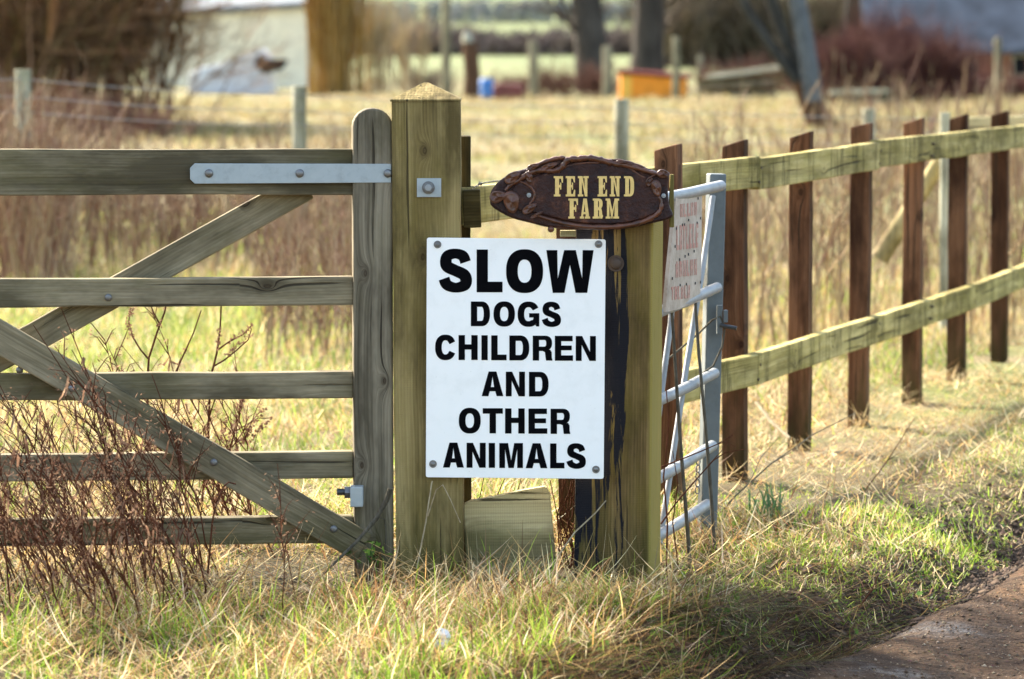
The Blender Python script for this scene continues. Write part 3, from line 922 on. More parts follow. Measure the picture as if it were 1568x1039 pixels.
rel('vine', [(350, 265), (400, 285), (440, 320), (455, 360), (440, 400), (415, 430)], .0032, QD - .007)
rel('vine', [(1310, 215), (1260, 245), (1245, 280), (1262, 300)], .0030, QD - .007)
def leaf(cx, cy, lx, ly, rot, dd=QD - .006, h=.010):
    ca, sa = math.cos(math.radians(rot)), math.sin(math.radians(rot))
    mb = MB()
    rings = []
    vs, fs = [], []
    K = 18
    for rr, hh in ((1.0, 0), (.92, .75), (.70, .55), (.35, .8), (.05, 1.0)):
        for k in range(K):
            an = 2 * math.pi * k / K
            x = math.cos(an) * lx * rr; y = math.sin(an) * ly * rr * (1 - .25 * math.cos(an))
            X, Y = cx + x * ca - y * sa, cy + x * sa + y * ca
            hq = hh * (1 + .25 * math.sin(an * 3))
            vs.append(q5(X, Y, dd) + Vector((0, -h * hq, 0)))
    for i in range(4):
        for k in range(K):
            k2 = (k + 1) % K
            fs.append((i * K + k, i * K + k2, (i + 1) * K + k2, (i + 1) * K + k))
    fs.append(tuple(4 * K + k for k in range(K)))
    mb.add(vs, fs, True)
    return mb.build('leaf', M['relief'], plaque, q5(cx, cy, dd))
for a_ in ((292, 410, 82, 56, 80), (196, 372, 62, 42, -15), (300, 235, 66, 36, -35), (415, 235, 44, 26, 70), (420, 455, 60, 28, -35), (470, 500, 52, 12, -28), (1315, 312, 62, 36, 75), (1365, 212, 46, 30, 10), (1268, 268, 34, 16, -60), (555, 160, 70, 22, -22), (445, 160, 46, 20, -20), (1090, 132, 60, 14, 12)):
    leaf(*a_)
# small lump under the lower edge
mb = MB(); dome(mb, q5(570, 602, QD + .004), .0085, .010); mb.build('relief_boss', M['relief'], plaque, q5(570, 602))
# slab-serif gold letters
def slab(ch, w, st=.30, s=.105, so=.11):
    """condensed slab serif capitals; st stem width, s serif height"""
    if ch == 'F':
        return [[(0, 0), (st + 2 * so, 0), (st + 2 * so, s), (st + so, s), (st + so, .44), (w * .70, .44), (w * .70, .34), (w * .82, .34), (w * .82, .68), (w * .70, .68), (w * .70, .57), (st + so, .57), (st + so, .88), (w * .78, .88), (w * .88, .68), (w, .68), (w, 1), (0, 1), (0, 1 - s), (so, 1 - s), (so, s), (0, s)]]
    if ch == 'E':
        return [[(0, 0), (w, 0), (w, .33), (w * .88, .33), (w * .78, .12), (st + so, .12), (st + so, .44), (w * .66, .44), (w * .66, .34), (w * .77, .34), (w * .77, .68), (w * .66, .68), (w * .66, .57), (st + so, .57), (st + so, .88), (w * .76, .88), (w * .86, .69), (w * .98, .69), (w * .98, 1), (0, 1), (0, 1 - s), (so, 1 - s), (so, s), (0, s)]]
    if ch == 'N':
        t = .135
        return [[(0, 0), (2 * so + t, 0), (2 * so + t, s), (so + t, s), (so + t, .74), (w - so - t * .9, 0), (w - so, 0), (w - so, 1 - s), (w, 1 - s), (w, 1), (w - 2 * so - t, 1), (w - 2 * so - t, 1 - s), (w - so - t, 1 - s), (w - so - t, .42), (so + st, 1), (0, 1), (0, 1 - s), (so, 1 - s), (so, s), (0, s)]]
    if ch == 'D':
        return [[(0, 0), (w * .5, 0)] + sup(w * .5, .5, w * .5, .5, -88, 88, 20, 2.8) + [(w * .5, 1), (0, 1), (0, 1 - s), (so, 1 - s), (so, s), (0, s)],
                [(so + st * .92, .12)] + sup(w * .5, .5, w * .5 - st * .92, .38, -86, 86, 16, 2.8) + [(so + st * .92, .88)]]
    if ch == 'R':
        return [[(0, 0), (st + 2 * so, 0), (st + 2 * so, s), (st + so, s), (st + so, .44), (w * .56, .44), (w * .62, .36), (w * .62, .10), (w * .74, 0), (w * .92, 0), (w, .10), (w, .18), (w * .93, .18), (w * .91, .36), (w * .84, .48)] + sup(w * .55, .74, w * .41, .26, -50, 88, 14, 2.6) + [(w * .5, 1), (0, 1), (0, 1 - s), (so, 1 - s), (so, s), (0, s)],
                [(so + st, .56)] + sup(w * .55, .72, w * .41 - st * .86, .16, -80, 80, 10, 2.6) + [(so + st, .88)]]
    if ch == 'A':
        c_ = w / 2
        return [[(0, 0), (w * .42, 0), (w * .42, s), (w * .325, s), (w * .35, .22), (w * .56, .22), (w * .585, s), (w * .5, s), (w * .5, 0), (w, 0), (w, s), (w * .91, s), (w * .68, 1), (w * .34, 1), (w * .12, s), (0, s)],
                [(w * .375, .33), (w * .545, .33), (w * .46, .74)]]
    if ch == 'M':
        t = .12
        return [[(0, 0), (2 * so + t, 0), (2 * so + t, s), (so + t, s), (so + t, .72), (w * .43, 0), (w * .50, 0), (w - so - st, .72), (w - so - st, s), (w - st - 2 * so, s), (w - st - 2 * so, 0), (w, 0), (w, s), (w - so * .9, s), (w - so * .9, 1 - s), (w, 1 - s), (w, 1), (w - st - so * .95, 1), (w * .5, .42), (so + st * .9, 1), (0, 1), (0, 1 - s), (so, 1 - s), (so, s), (0, s)]]
for yt, yb, gl in ((227, 370, [('F', 590, 655), ('E', 674, 741), ('N', 760, 836), ('E', 899, 966), ('N', 985, 1062), ('D', 1085, 1157)]), (385, 526, [('F', 693, 761), ('A', 774, 846), ('R', 865, 937), ('M', 956, 1051)])):
    H = yb - yt; cts = []
    for ch, xa, xb in gl:
        k = -.012 * ((xa + xb) / 2 - 870) * 0
        for ct in slab(ch, (xb - xa) / H, .165 if ch in 'NM' else .20, .10, .065):
            cts.append([(q5(xa + a_ * H, yb - b_ * H + k).x, q5(xa + a_ * H, yb - b_ * H + k).z) for a_, b_ in ct])
    flat_mesh('lettering', cts, .0022, QD - .0078, M['gold'], plaque, porg)
for x, y in ((415, 361), (1366, 365)):
    mb = MB(); disc(mb, q5(x, y, QD - .006), .0058, .003, sides=16); dome(mb, q5(x, y, QD - .0085), .0038, .002); mb.build('screw', M['tube'], plaque, q5(x, y, QD))
# backing batten that carries the plaque
bk = beam('backing_batten', q5(1425, 590, QD + .036), q5(1425, 215, QD + .036), .012, .016, M['signpost2'], plaque, bevel=.002)
mb = MB(); mb.box(q5(690, 632, QD + .045), (.040, .03, .016)); mb.build('fixing_block', M['board'], plaque, q5(690, 632, QD + .045), bevel=.002)
mb = MB(); mb.box(q5(1290, 330, QD + .050), (.055, .044, .05)); mb.build('fixing_block', M['darkpost'], plaque, q5(1290, 330, QD + .045), bevel=.002)

# ------------------------------------------------------------------ post-and-rail fence
fdir = Vector((.299, .954, 0)).normalized(); fnorm = Vector((fdir.y, -fdir.x, 0))   # fnorm points at the lane side
FP = [(876, 10.35, 248), (1018, 11.1, 224), (1127, 11.9, 217), (1226, 12.8, 204), (1315, 13.6, 191), (1399, 14.45, 183), (1467, 15.35, 177), (1531, 16.3, 172), (1588, 17.25, 168), (1642, 18.25, 165), (1692, 19.3, 163)]
fence = thing('rail_fence', 'two-rail timber fence of dark brown posts and yellow-green rails along the lane', 'fence', at(876, 880, 10.35))
fpts = []
for px, d, yt in FP:
    top = at(px, yt, d)
    x = top.x
    p0 = Vector((x + random.uniform(-.006, .006), d, gz(x, d) - .08)); p1 = Vector((x + random.uniform(-.016, .016), d, top.z + .008))
    Lq = (p1 - p0).length; wq = .070
    slope = .020 + random.uniform(-.004, .006)
    n_ = 7
    # local Z of an upright beam facing the viewer points left: the slanting top rises to the right
    lo = [(Lq * i / n_, -wq / 2 + random.uniform(-.002, .002)) for i in range(n_)]
    hi = [(Lq * i / n_, wq / 2 + random.uniform(-.002, .002)) for i in range(n_)]
    ol = lo + [(Lq, -wq / 2), (Lq - slope, wq / 2)] + hi[::-1]
    beam('post', p0, p1, wq, .07, M['fpost'], fence, facing=(-fdir).lerp(Vector((0, -1, 0)), .15), outline=ol, bevel=.004)
    fpts.append(Vector((x, d, 0)))
def on_fence(px, d, z): 
    q = at(px, 500, d); return Vector((q.x, q.y, z))
def frail(pa, pb, h, name='rail'):
    L_ = (pb - pa).length
    beam(name, pa, pb, h, .038, M['rail'], fence, facing=fnorm, bevel=.004, wob=.0015)
off = fnorm * .078 - fdir * .0
nodes = [at(708, 317, 9.935)] + [fpts[2] + off, fpts[4] + off, fpts[6] + off, fpts[8] + off, fpts[10] + off]
zt = [.952, .967, .970, .962, .958, .955]
zl = [.345, .362, .350, .345, .352, .350]
for i in range(5):
    a_, b_ = nodes[i].copy(), nodes[i + 1].copy()
    e_ = (b_ - a_).normalized() * .0015
    for zz in (zt, zl):
        a2, b2 = a_.copy(), b_.copy()
        if i == 0 and zz is zl: a2 = nodes[0].lerp(nodes[1], .35)
        jl = random.uniform(-.005, .005)
        a2.z = zz[i] + (jl if i else 0); b2.z = zz[i + 1] + random.uniform(-.005, .005)
        if i == 0 and zz is zl: a2.z = .35
        frail(a2 + e_, b2 - e_, .096)

bl = beam('packing_block', at(709, 320, 9.875), at(736, 319, 9.875), .096, .05, M['darkpost'], fence, bevel=.003)
for fp_ in fpts[2:9]:
    for z_, hh in ((.962, .022), (.350, .022)):
        for sg in (-1, 1):
            q_ = fp_ + fnorm * .079 + fdir * .012 * sg + Vector((0, 0, z_ + hh * sg))
            mb = MB(); mb.tube([q_ - fnorm * .012, q_ + fnorm * .0015], .0048, 8); mb.build('nail', M['rust'], fence, q_)
# dark stub post right behind the gate post, with the cut rail end on it
dp = beam('stub_post', at(709, 930, 9.99), at(708, 208, 9.99), .042, .07, M['darkpost'], None, bevel=.004)
tag(dp, 'narrow dark post standing tight behind the right side of the gate post', 'post')

# corner fence beyond: pale stake, log strut, rail running off to the right
st = thing('pale_stake', 'pale round stake with log strut behind the far fence posts', 'stake', at(1447, 560, 17.8))
mb = MB(); a_, b_ = at(1447, 575, 17.8), at(1447, 172, 17.8); mb.tube([a_, a_.lerp(b_, .5), b_], [.027, .026, .024], 12); mb.build('stake', M['pale_post'], st, a_)
mb = MB(); a_, b_ = at(1348, 395, 18.0), at(1449, 232, 17.9); mb.tube([a_, a_.lerp(b_, .4), b_], [.045, .042, .036], 12); mb.build('strut', M['strut'], st, a_)
br = beam('cross_rail', at(1470, 193, 18.6), at(1760, 184, 19.2), .085, .04, M['board'], None, bevel=.004, facing=(.1, -1, 0))
tag(br, 'grey-brown rail running off to the right behind the far posts', 'rail')

# barbed strand between stub post and plaque
mb = MB()
pts = [at(722, 292, 9.955), at(727, 286, 9.94), at(735, 281, 9.92), at(745, 279, 9.90), at(758, 277, 9.87), at(772, 276, 9.84)]
for ph in (0, math.pi):
    q = []
    for i in range(len(pts) - 1):
        for k in range(8):
            t = k / 8; p = pts[i].lerp(pts[i + 1], t); an = (i * 8 + k) * .8 + ph
            q.append(p + Vector((0, math.cos(an), math.sin(an))) * .0016)
    mb.tube(q, .0011, 5)
c_ = at(735.5, 281, 9.92)
for dx, dz in ((-.004, .010), (.006, .008), (-.007, -.007), (.004, -.010)):
    mb.tube([c_ - Vector((dx, 0, dz)) * .3, c_ + Vector((dx, -.002, dz))], [.0016, .0006], 5)
for k in range(5):
    mb.tube([c_ + Vector((.0022 * (k - 2), math.cos(a) * .0032, math.sin(a) * .0032)) for a in np.linspace(0, 6.28, 8)], .001, 4)
tag(mb.build('barbed_wire', M['wire'], None, pts[0]), 'short strand of barbed wire behind the name plaque', 'barbed wire')

# offcut board leaning between the posts
ol_px = [(716, 905), (709, 775), (720, 770), (760, 763), (800, 754), (836, 748), (843, 760), (849, 830), (856, 905)]
bd = 9.87
vs = []
org = at(716, 905, bd)
bm = bmesh.new()
def leanp(px, py, dy): 
    q = at(px, py, bd); return Vector((q.x, q.y + (q.z) * .22 + dy, q.z))
fv = [bm.verts.new(leanp(x, y, 0) - org) for x, y in ol_px]; bv = [bm.verts.new(leanp(x, y, .035) - org) for x, y in ol_px]
bm.faces.new(fv); bm.faces.new(bv[::-1])
for i in range(len(fv)): bm.faces.new((fv[i - 1], fv[i], bv[i], bv[i - 1]))
bmesh.ops.recalc_face_normals(bm, faces=bm.faces)
bmesh.ops.bevel(bm, geom=[e for e in bm.edges if e.calc_face_angle() > .5], offset=.003, segments=2, affect='EDGES')
me = bpy.data.meshes.new('offcut_board'); bm.to_mesh(me); bm.free(); me.materials.append(M['board'])
ob = link(bpy.data.objects.new('offcut_board', me)); ob.location = org
tag(ob, 'rough sawn offcut board wedged upright in the grass below the white sign', 'board')

# ------------------------------------------------------------------ galvanised tube gate, ajar behind the sign post
D1, D0 = 10.62, 10.06
mg = thing('metal_gate', 'galvanised tube gate seen almost end on behind the tarred post', 'metal gate', at(1088, 835, D1))
s0, s1 = at(1085, 842, D1), at(1100, 266, D1)
mgd = Vector((at(1100, 500, D1).x - at(1005, 500, D0).x, D1 - D0, 0)).normalized()
mgn = Vector((mgd.y, -mgd.x, 0))
fc = Vector((.18, -1, 0)).normalized()
beam('stile', s0, s1, .047, .05, M['gstile'], mg, facing=fc, bevel=.004, wob=0)
for yl, yr, xr in ((306, 284, 1104), (481, 440, 1098), (617, 571, 1094), (737, 682, 1091), (825, 772, 1083)):
    a_, b_ = at(1000, yl, D0), at(xr, yr, D1 - .03)
    m_ = a_.lerp(b_, .5) + Vector((0, 0, -.002))
    mb = MB(); mb.tube([a_, m_, b_], .0152, 14); mb.build('tube', M['tube'], mg, a_)
mb = MB(); mb.tube([at(1092, 300, D1), at(1073, 430, 10.51), at(1053, 550, 10.40), at(1030, 700, 10.26), at(1010, 832, 10.16)], .0085, 10); mb.build('brace', M['tube'], mg, at(1092, 300, D1))
mb = MB(); mb.tube([at(1034, 400, 10.32), at(1027, 495, 10.27), at(1018, 560, 10.2), at(1008, 640, 10.14)], .0085, 10); mb.build('brace', M['tube'], mg, at(1034, 400, D0))
q = at(1105, 490, D1 - .035)
mb = MB(); mb.box(q + Vector((-.006, 0, .002)), (.016, .03, .080)); mb.box(q + Vector((.010, -.01, .012)), (.012, .024, .034)); lt_ = mb.build('latch', M['gstile'], mg, q, bevel=.002)
mb = MB(); mb.tube([q + Vector((-.005, -.02, -.012)), q + Vector((.040, -.03, -.020))], .0055, 8); mb.build('latch_pin', M['black_nut'], lt_, q)
mb = MB()
for k in range(5):
    c_ = at(1069 - k * .3, 706 + k * 11, 10.50)
    mb.tube([c_ + Vector((math.cos(a) * .0055, (math.cos(a) * .0055 if k % 2 else 0), math.sin(a) * .0105)) for a in np.linspace(0, 6.283, 12)], .002, 6)
mb.build('chain', M['chain'], mg, at(1069, 706, 10.5))
mb = MB(); mb.tube([at(x, y, d_) for x, y, d_ in ((1010, 560, 10.4), (1040, 535, 10.5), (1070, 510, 10.58), (1090, 490, 10.58), (1103, 484, 10.57), (1110, 500, 10.57), (1106, 530, 10.57), (1092, 560, 10.55), (1075, 572, 10.52))], .0028, 6); mb.build('rope', M['grey_stem'], mg, at(1010, 560, 10.4))

# faded notice hung on the metal gate
def gd(px): return D0 + (px - 1005) / (1100 - 1005) * (D1 - D0) - .05
nq = [(1019, 478), (1040, 473), (1056, 466), (1072, 461), (1074, 400), (1075, 298), (1050, 301), (1035, 303), (1030, 360), (1024, 420)]
bm = bmesh.new(); org = at(1019, 478, gd(1019))
nn = Vector((mgd.y, -mgd.x, 0)) * -1
fv = [bm.verts.new(at(x, y, gd(x)) - org) for x, y in nq]; bv = [bm.verts.new(at(x, y, gd(x)) - org + nn * .010) for x, y in nq]
bm.faces.new(fv); bm.faces.new(bv[::-1])
for i in range(len(fv)): bm.faces.new((fv[i - 1], fv[i], bv[i], bv[i - 1]))
bmesh.ops.recalc_face_normals(bm, faces=bm.faces)
me = bpy.data.meshes.new('notice_board'); bm.to_mesh(me); bm.free(); me.materials.append(M['notice'])
notice = link(bpy.data.objects.new('notice_board', me)); notice.location = org
tag(notice, 'weathered white notice with faded red lettering hung on the metal gate', 'notice')
ZN = (980.0, 250.0, 3.465)
rr = random.Random(3)
for y0, y1, xa, xb, nl in ((215, 285, 212, 305, 5), (330, 460, 192, 312, 7), (520, 605, 188, 305, 6), (655, 725, 165, 268, 6)):
    mb = MB()
    for k in range(nl):
        u0 = xa + (xb - xa) * k / nl; u1 = u0 + (xb - xa) / nl * .70
        sl = lambda u: -(u - xa) * .13
        def qq(u, v_): 
            px, py = ZN[0] + u / ZN[2], ZN[1] + (v_ + sl(u)) / ZN[2]
            return at(px, py, gd(px)) - nn * .0015
        kind = rr.choice('EHNBLTA')
        bars = {'E': [(0, 0, .4, 1), (.4, 0, 1, .2), (.4, .4, .9, .6), (.4, .8, 1, 1)], 'H': [(0, 0, .35, 1), (.65, 0, 1, 1), (.35, .4, .65, .6)], 'N': [(0, 0, .35, 1), (.65, 0, 1, 1), (.35, 0, .65, .3)], 'B': [(0, 0, .4, 1), (.7, .05, 1, .95), (.4, 0, .7, .2), (.4, .4, .7, .6), (.4, .8, .7, 1)], 'L': [(0, 0, .4, 1), (.4, .8, 1, 1)], 'T': [(0, 0, 1, .2), (.32, .2, .68, 1)], 'A': [(0, .15, .35, 1), (.65, .15, 1, 1), (.35, 0, .65, .25), (.35, .5, .65, .7)]}[kind]
        for a0, b0, a1, b1 in bars:
            P = [qq(u0 + (u1 - u0) * a, y0 + (y1 - y0) * b) for a, b in ((a0, b1), (a1, b1), (a1, b0), (a0, b0))]
            mb.add(P + [p + nn * .001 for p in P], [(0, 1, 2, 3), (7, 6, 5, 4), (0, 4, 5, 1), (1, 5, 6, 2), (2, 6, 7, 3), (3, 7, 4, 0)])
    mb.build('lettering', M['faded'], notice, org)
mb = MB()
for (u, v_) in ((233, 325), (255, 300), (190, 345), (222, 325), (207, 510), (236, 492), (254, 482), (284, 465), (183, 440), (300, 315), (168, 610), (210, 645), (243, 640), (290, 635), (318, 630), (305, 185), (318, 290)):
    px, py = ZN[0] + u / ZN[2], ZN[1] + v_ / ZN[2]
    q = at(px, py, gd(px)) - nn * .002
    mb.tube([q + Vector((0, 0, -.0035)), q + Vector((0, 0, .0035))], .0016, 6)
mb.build('nail_hole', M['black_nut'], notice, org)
# ------------------------------------------------------------------ blades, sticks and branching (numpy)
def blade_mesh(name, x, y, z, L, W, az, tilt, curve, col, mat, nseg=4, twist=None):
    n = len(x)
    s = np.linspace(0, 1, nseg + 1)
    th = tilt[:, None] + curve[:, None] * (s[None, :-1] + .5 / nseg)
    dl = (L / nseg)[:, None]
    hx = np.concatenate([np.zeros((n, 1)), np.cumsum(np.sin(th) * dl, 1)], 1)
    hz = np.concatenate([np.zeros((n, 1)), np.cumsum(np.cos(th) * dl, 1)], 1)
    if twist is None: twist = RNG.uniform(-.9, .9, n)
    px = x[:, None] + hx * np.cos(az)[:, None]
    py = y[:, None] + hx * np.sin(az)[:, None]
    pz = z[:, None] + hz
    gl = ground_z(px, py) + .003
    pz = np.where(pz < gl, gl + RNG.uniform(0, .012, n)[:, None], pz)
    wv = (W[:, None] * .5) * (1 - .92 * s[None, :] ** 1.8)
    wx, wy = -np.sin(az + twist)[:, None] * wv, np.cos(az + twist)[:, None] * wv
    a = np.stack([px - wx, py - wy, pz], -1); b = np.stack([px + wx, py + wy, pz], -1)
    v = np.stack([a, b], 2).reshape(n, -1, 3)
    m = 2 * (nseg + 1)
    base = (np.arange(n) * m)[:, None, None]
    q = np.stack([np.array([2 * i, 2 * i + 1, 2 * i + 3, 2 * i + 2]) for i in range(nseg)])[None]
    f = (base + q).reshape(-1, 4)
    c = np.repeat(col[:, None, :], m, 1)
    me = mesh_np(name, v.reshape(-1, 3), f, c.reshape(-1, 3))
    me.materials.append(mat)
    return link(bpy.data.objects.new(name, me))

def stick_arrays(P, D, L, R, col, taper=.55):
    """three-sided tapered sticks"""
    n = len(P)
    D = D / np.linalg.norm(D, axis=1, keepdims=True)
    ref = np.where(np.abs(D[:, 2:3]) > .9, np.array([[1., 0, 0]]), np.array([[0, 0, 1.]]))
    a = np.cross(D, ref); a /= np.linalg.norm(a, axis=1, keepdims=True)
    b = np.cross(D, a)
    ring = []
    for k in range(3):
        an = 2 * math.pi * k / 3
        ring.append(a * math.cos(an) + b * math.sin(an))
    r = R[:, None]
    v = np.stack([P + g * r for g in ring] + [P + D * L[:, None] + g * r * taper for g in ring], 1)
    base = (np.arange(n) * 6)[:, None, None]
    q = np.array([[0, 1, 4, 3], [1, 2, 5, 4], [2, 0, 3, 5]])[None]
    return v.reshape(-1, 3), (base + q).reshape(-1, 4), np.repeat(col, 6, 0)

def sticks(name, P, D, L, R, col, mat, parent=None, taper=.55):
    v, f, c = stick_arrays(P, D, L, R, col, taper)
    me = mesh_np(name, v, f, c)
    me.materials.append(mat)
    o = link(bpy.data.objects.new(name, me))
    if parent is not None: adopt(o, parent)
    return o

def branch(P, D, L, R, levels, kids, spread=.6, up=.15, lf=.6, rf=.5, keep0=True, tmin=.25):
    allP, allD, allL, allR = ([P], [D], [L], [R]) if keep0 else ([], [], [], [])
    for lv in range(levels):
        k = kids[lv]
        n = len(P)
        t = RNG.uniform(tmin, 1.0, (n, k))
        Pn = (P[:, None] + D[:, None] * (L[:, None] * t)[..., None]).reshape(-1, 3)
        Dn = np.repeat(D, k, 0) + RNG.normal(0, spread, (n * k, 3)) + np.array([0, 0, up])
        Dn /= np.linalg.norm(Dn, axis=1, keepdims=True)
        Ln = np.repeat(L, k) * lf * RNG.uniform(.5, 1.25, n * k)
        Rn = np.maximum(np.repeat(R, k) * rf * RNG.uniform(.7, 1.1, n * k), .0015)
        P, D, L, R = Pn, Dn, Ln, Rn
        allP.append(P); allD.append(D); allL.append(L); allR.append(R)
    return [np.concatenate(q) for q in (allP, allD, allL, allR)]

def colours(n, pal, var=.25):
    pal = np.array(pal)
    c = pal[RNG.integers(0, len(pal), n)]
    return np.clip(c * RNG.uniform(1 - var, 1 + var, (n, 1)) * RNG.uniform(.94, 1.06, (n, 3)), 0, 1)

# ------------------------------------------------------------------ grass
STRAW = np.array([(.62, .45, .20), (.70, .55, .30), (.52, .35, .14), (.76, .63, .40), (.42, .25, .09)])
GREEN = np.array([(.20, .32, .03), (.28, .41, .045), (.13, .22, .025), (.40, .48, .08)])
BROWN = np.array([(.20, .10, .05), (.26, .15, .075), (.15, .075, .04)])
DULL_STRAW = np.array([(.35, .28, .15), (.40, .335, .20), (.30, .23, .115), (.20, .13, .07)])  # duller straw and brown tones for field grass and long straws

def green_chance(x, y):
    g = .36 + .14 * smooth(.5, 1.0, x) + .42 * vnoise(x, y, 1.4, 31) + .25 * vnoise(x, y, 4.2, 32)
    t = x - lane_edge(y)
    g = g + .55 * smooth(-.75, -.2, t) * smooth(14, 9, y) * (t > -.75)              # lush strip along the lane
    g = g - .10 * smooth(.5, 1.2, x) * smooth(9.5, 11.5, y)
    g = g + .30 * np.exp(-((x + .25) / .5) ** 2 - ((y - 8.9) / .35) ** 2)
    g = g + .6 * np.exp(-((x + 1.15) / .22) ** 2 - ((y - 8.5) / .35) ** 2)
    return np.clip(g, .05, .95)

def grass_colour(x, y, gmul=1.0):
    n = len(x)
    isg = RNG.random(n) < green_chance(x, y) * gmul
    c = np.where(isg[:, None], GREEN[RNG.integers(0, len(GREEN), n)], STRAW[RNG.integers(0, len(STRAW), n)])
    br = RNG.random(n) < .07
    c = np.where(br[:, None], BROWN[RNG.integers(0, 3, n)], c)
    c = c * RNG.uniform(.6, 1.25, (n, 1))
    return c, isg

def scatter(n, d0, d1, half=.158, power=1.0):
    """random ground points in the wedge of land in front of the viewer, a bit wider than the view"""
    u = RNG.random(n)
    d = np.sqrt(d0 * d0 + u * (d1 * d1 - d0 * d0))
    x = RNG.uniform(-half, half, n) * d
    return x, d

def near_turf(name, n, d0, d1, Lr, W, clump=.03, gmul=1.0, lmul=None, reject=None, tilt=.25, curve=.7, nseg=4):
    nc = n // 14
    cx, cy = scatter(nc, d0, d1)
    k = 14
    sp = clump * RNG.uniform(.5, 1.6, nc)
    x = np.repeat(cx, k) + RNG.normal(0, 1, nc * k) * np.repeat(sp, k)
    y = np.repeat(cy, k) + RNG.normal(0, 1, nc * k) * np.repeat(sp, k)
    ca = np.repeat(RNG.uniform(0, 2 * math.pi, nc), k)
    az = ca + RNG.normal(0, .9, nc * k)
    cl = np.repeat(RNG.uniform(.6, 1.3, nc), k)
    t = x - lane_edge(y)
    keep = t < -.03 + .05 * vnoise(x, y, 6, 41)
    keep &= RNG.random(len(x)) < np.clip(.75 + .5 * vnoise(x, y, 3.1, 42) + .2, .1, 1)
    keep &= ~((t > -.32 + .1 * vnoise(x, y, 2.2, 43)) & (RNG.random(len(x)) < .72) & (y < 10.0))
    if reject is not None: keep &= reject(x, y)
    x, y, az, cl = x[keep], y[keep], az[keep], cl[keep]
    m = len(x)
    c, isg = grass_colour(x, y, gmul)
    L = RNG.uniform(Lr[0], Lr[1], m) * cl
    L = np.where(isg, L * .8, L)
    t = x - lane_edge(y)
    L = L * (1 - .55 * smooth(-.45, -.05, t))
    if lmul is not None: L = L * lmul(x, y)
    ti = np.abs(RNG.normal(0, tilt, m)) + np.where(isg, .0, .12)
    cu = np.abs(RNG.normal(curve, .45, m)) * np.where(isg, .75, 1.2)
    Wd = W * RNG.uniform(.5, 1.3, m) * np.where(RNG.random(m) < .07, 2.0, 1.0)
    o = blade_mesh(name, x, y, ground_z(x, y) - .006, L, Wd, az, ti, cu, c, M['grass'], nseg)
    return tag(o, None, None, None, 'stuff')

def post_zone(x, y):
    # nothing grows through the lane side faces of the timbers
    return ~((np.abs(y - 9.86) < .10) & (x > -.31) & (x < -.12)) & ~((np.abs(y - 9.86) < .12) & (x > .15) & (x < .38))
def mound(x, y):
    m = .78 - .36 * smooth(-.45, -.85, x)
    m = m - .66 * smooth(8.95, 9.3, y) * smooth(.85, .5, np.abs(x + .05)) * smooth(10.4, 10.1, y)
    return m - .38 * smooth(.38, .75, x) * smooth(8.9, 9.5, y)

o = near_turf('verge_grass', 62000, 8.0, 11.2, (.05, .17), .0042, .035, 1.0, mound, post_zone, tilt=.32, curve=.8)
o['label'] = 'tangled straw and green grass round the posts and along the verge'
# thatch: last year's stems lying flat
n = 52000
x, y = scatter(n, 8.0, 15.5)
keep = (x - lane_edge(y) < -.02) & post_zone(x, y) & (RNG.random(n) < 1 - .75 * smooth(-.6, -.2, x - lane_edge(y))) & (RNG.random(n) < np.clip(.6 + .6 * vnoise(x, y, 2.3, 51), .15, 1))
x, y = x[keep], y[keep]; n = len(x)
pal = np.concatenate([STRAW, STRAW, BROWN])
o = blade_mesh('dead_thatch', x, y, ground_z(x, y) + RNG.uniform(.0, .05, n), RNG.uniform(.05, .20, n) * (1 - .4 * smooth(10.5, 12.5, y)), RNG.uniform(.0018, .0044, n), RNG.uniform(0, 6.28, n), RNG.uniform(.95, 1.55, n), RNG.uniform(-.5, .7, n), colours(n, pal, .4), M['grass'], 4)
tag(o, 'flattened bleached straw lying over the verge', None, None, 'stuff')
# dead litter on the lane bank, its browns darkened to carry the bank's shade
n = 30000
x = RNG.uniform(-.30, 1.5, n); y = RNG.uniform(8.2, 10.3, n)
t = x - lane_edge(y)
keep = (t > -.62) & (t < .02) & (RNG.random(n) < np.where(y > 9.6, .35, 1))
x, y = x[keep], y[keep]; n = len(x)
o = blade_mesh('bank_litter', x, y, ground_z(x, y) + RNG.uniform(-.002, .018, n), RNG.uniform(.05, .22, n), RNG.uniform(.0015, .0034, n), RNG.normal(-.9, .9, n), RNG.uniform(1.1, 1.6, n), RNG.uniform(-.3, .5, n), colours(n, np.concatenate([BROWN * .4, BROWN * .6, STRAW[[2, 4]] * .7, GREEN[[2]] * .8])), M['grass'], 4)
tag(o, 'brown dead stems matted over the low bank by the lane', None, None, 'stuff')

# matted straw tumbling over itself in front of the posts
nc = 150; k = 44
cx = np.concatenate([RNG.normal(.02, .30, 110), RNG.uniform(-1.1, -.2, 40)]); cy = np.concatenate([RNG.normal(8.95, .22, 110), RNG.uniform(8.4, 9.4, 40)])
ca = np.repeat(RNG.uniform(0, 6.28, nc), k); n = nc * k
x = np.repeat(cx, k) + RNG.normal(0, .035, n); y = np.repeat(cy, k) + RNG.normal(0, .035, n)
keep = x - lane_edge(y) < -.22
x, y, ca = x[keep], y[keep], ca[keep]; n = len(x)
cc = colours(n, np.array([(.66, .47, .22), (.74, .58, .33), (.54, .35, .14), (.80, .68, .45), (.38, .22, .09), (.30, .16, .07), (.22, .12, .06), (.17, .09, .045), (.26, .36, .05)]), .3)
o = blade_mesh('matted_straw', x, y, ground_z(x, y) - .005, RNG.uniform(.06, .19, n) * (1 - .35 * smooth(9.1, 9.4, y)), RNG.uniform(.0022, .0055, n), ca + RNG.normal(0, .55, n), RNG.uniform(.35, 1.1, n), RNG.uniform(.3, 1.5, n), cc, M['grass'], 6)
tag(o, 'matted tumbling straw in front of the posts', None, None, 'stuff')

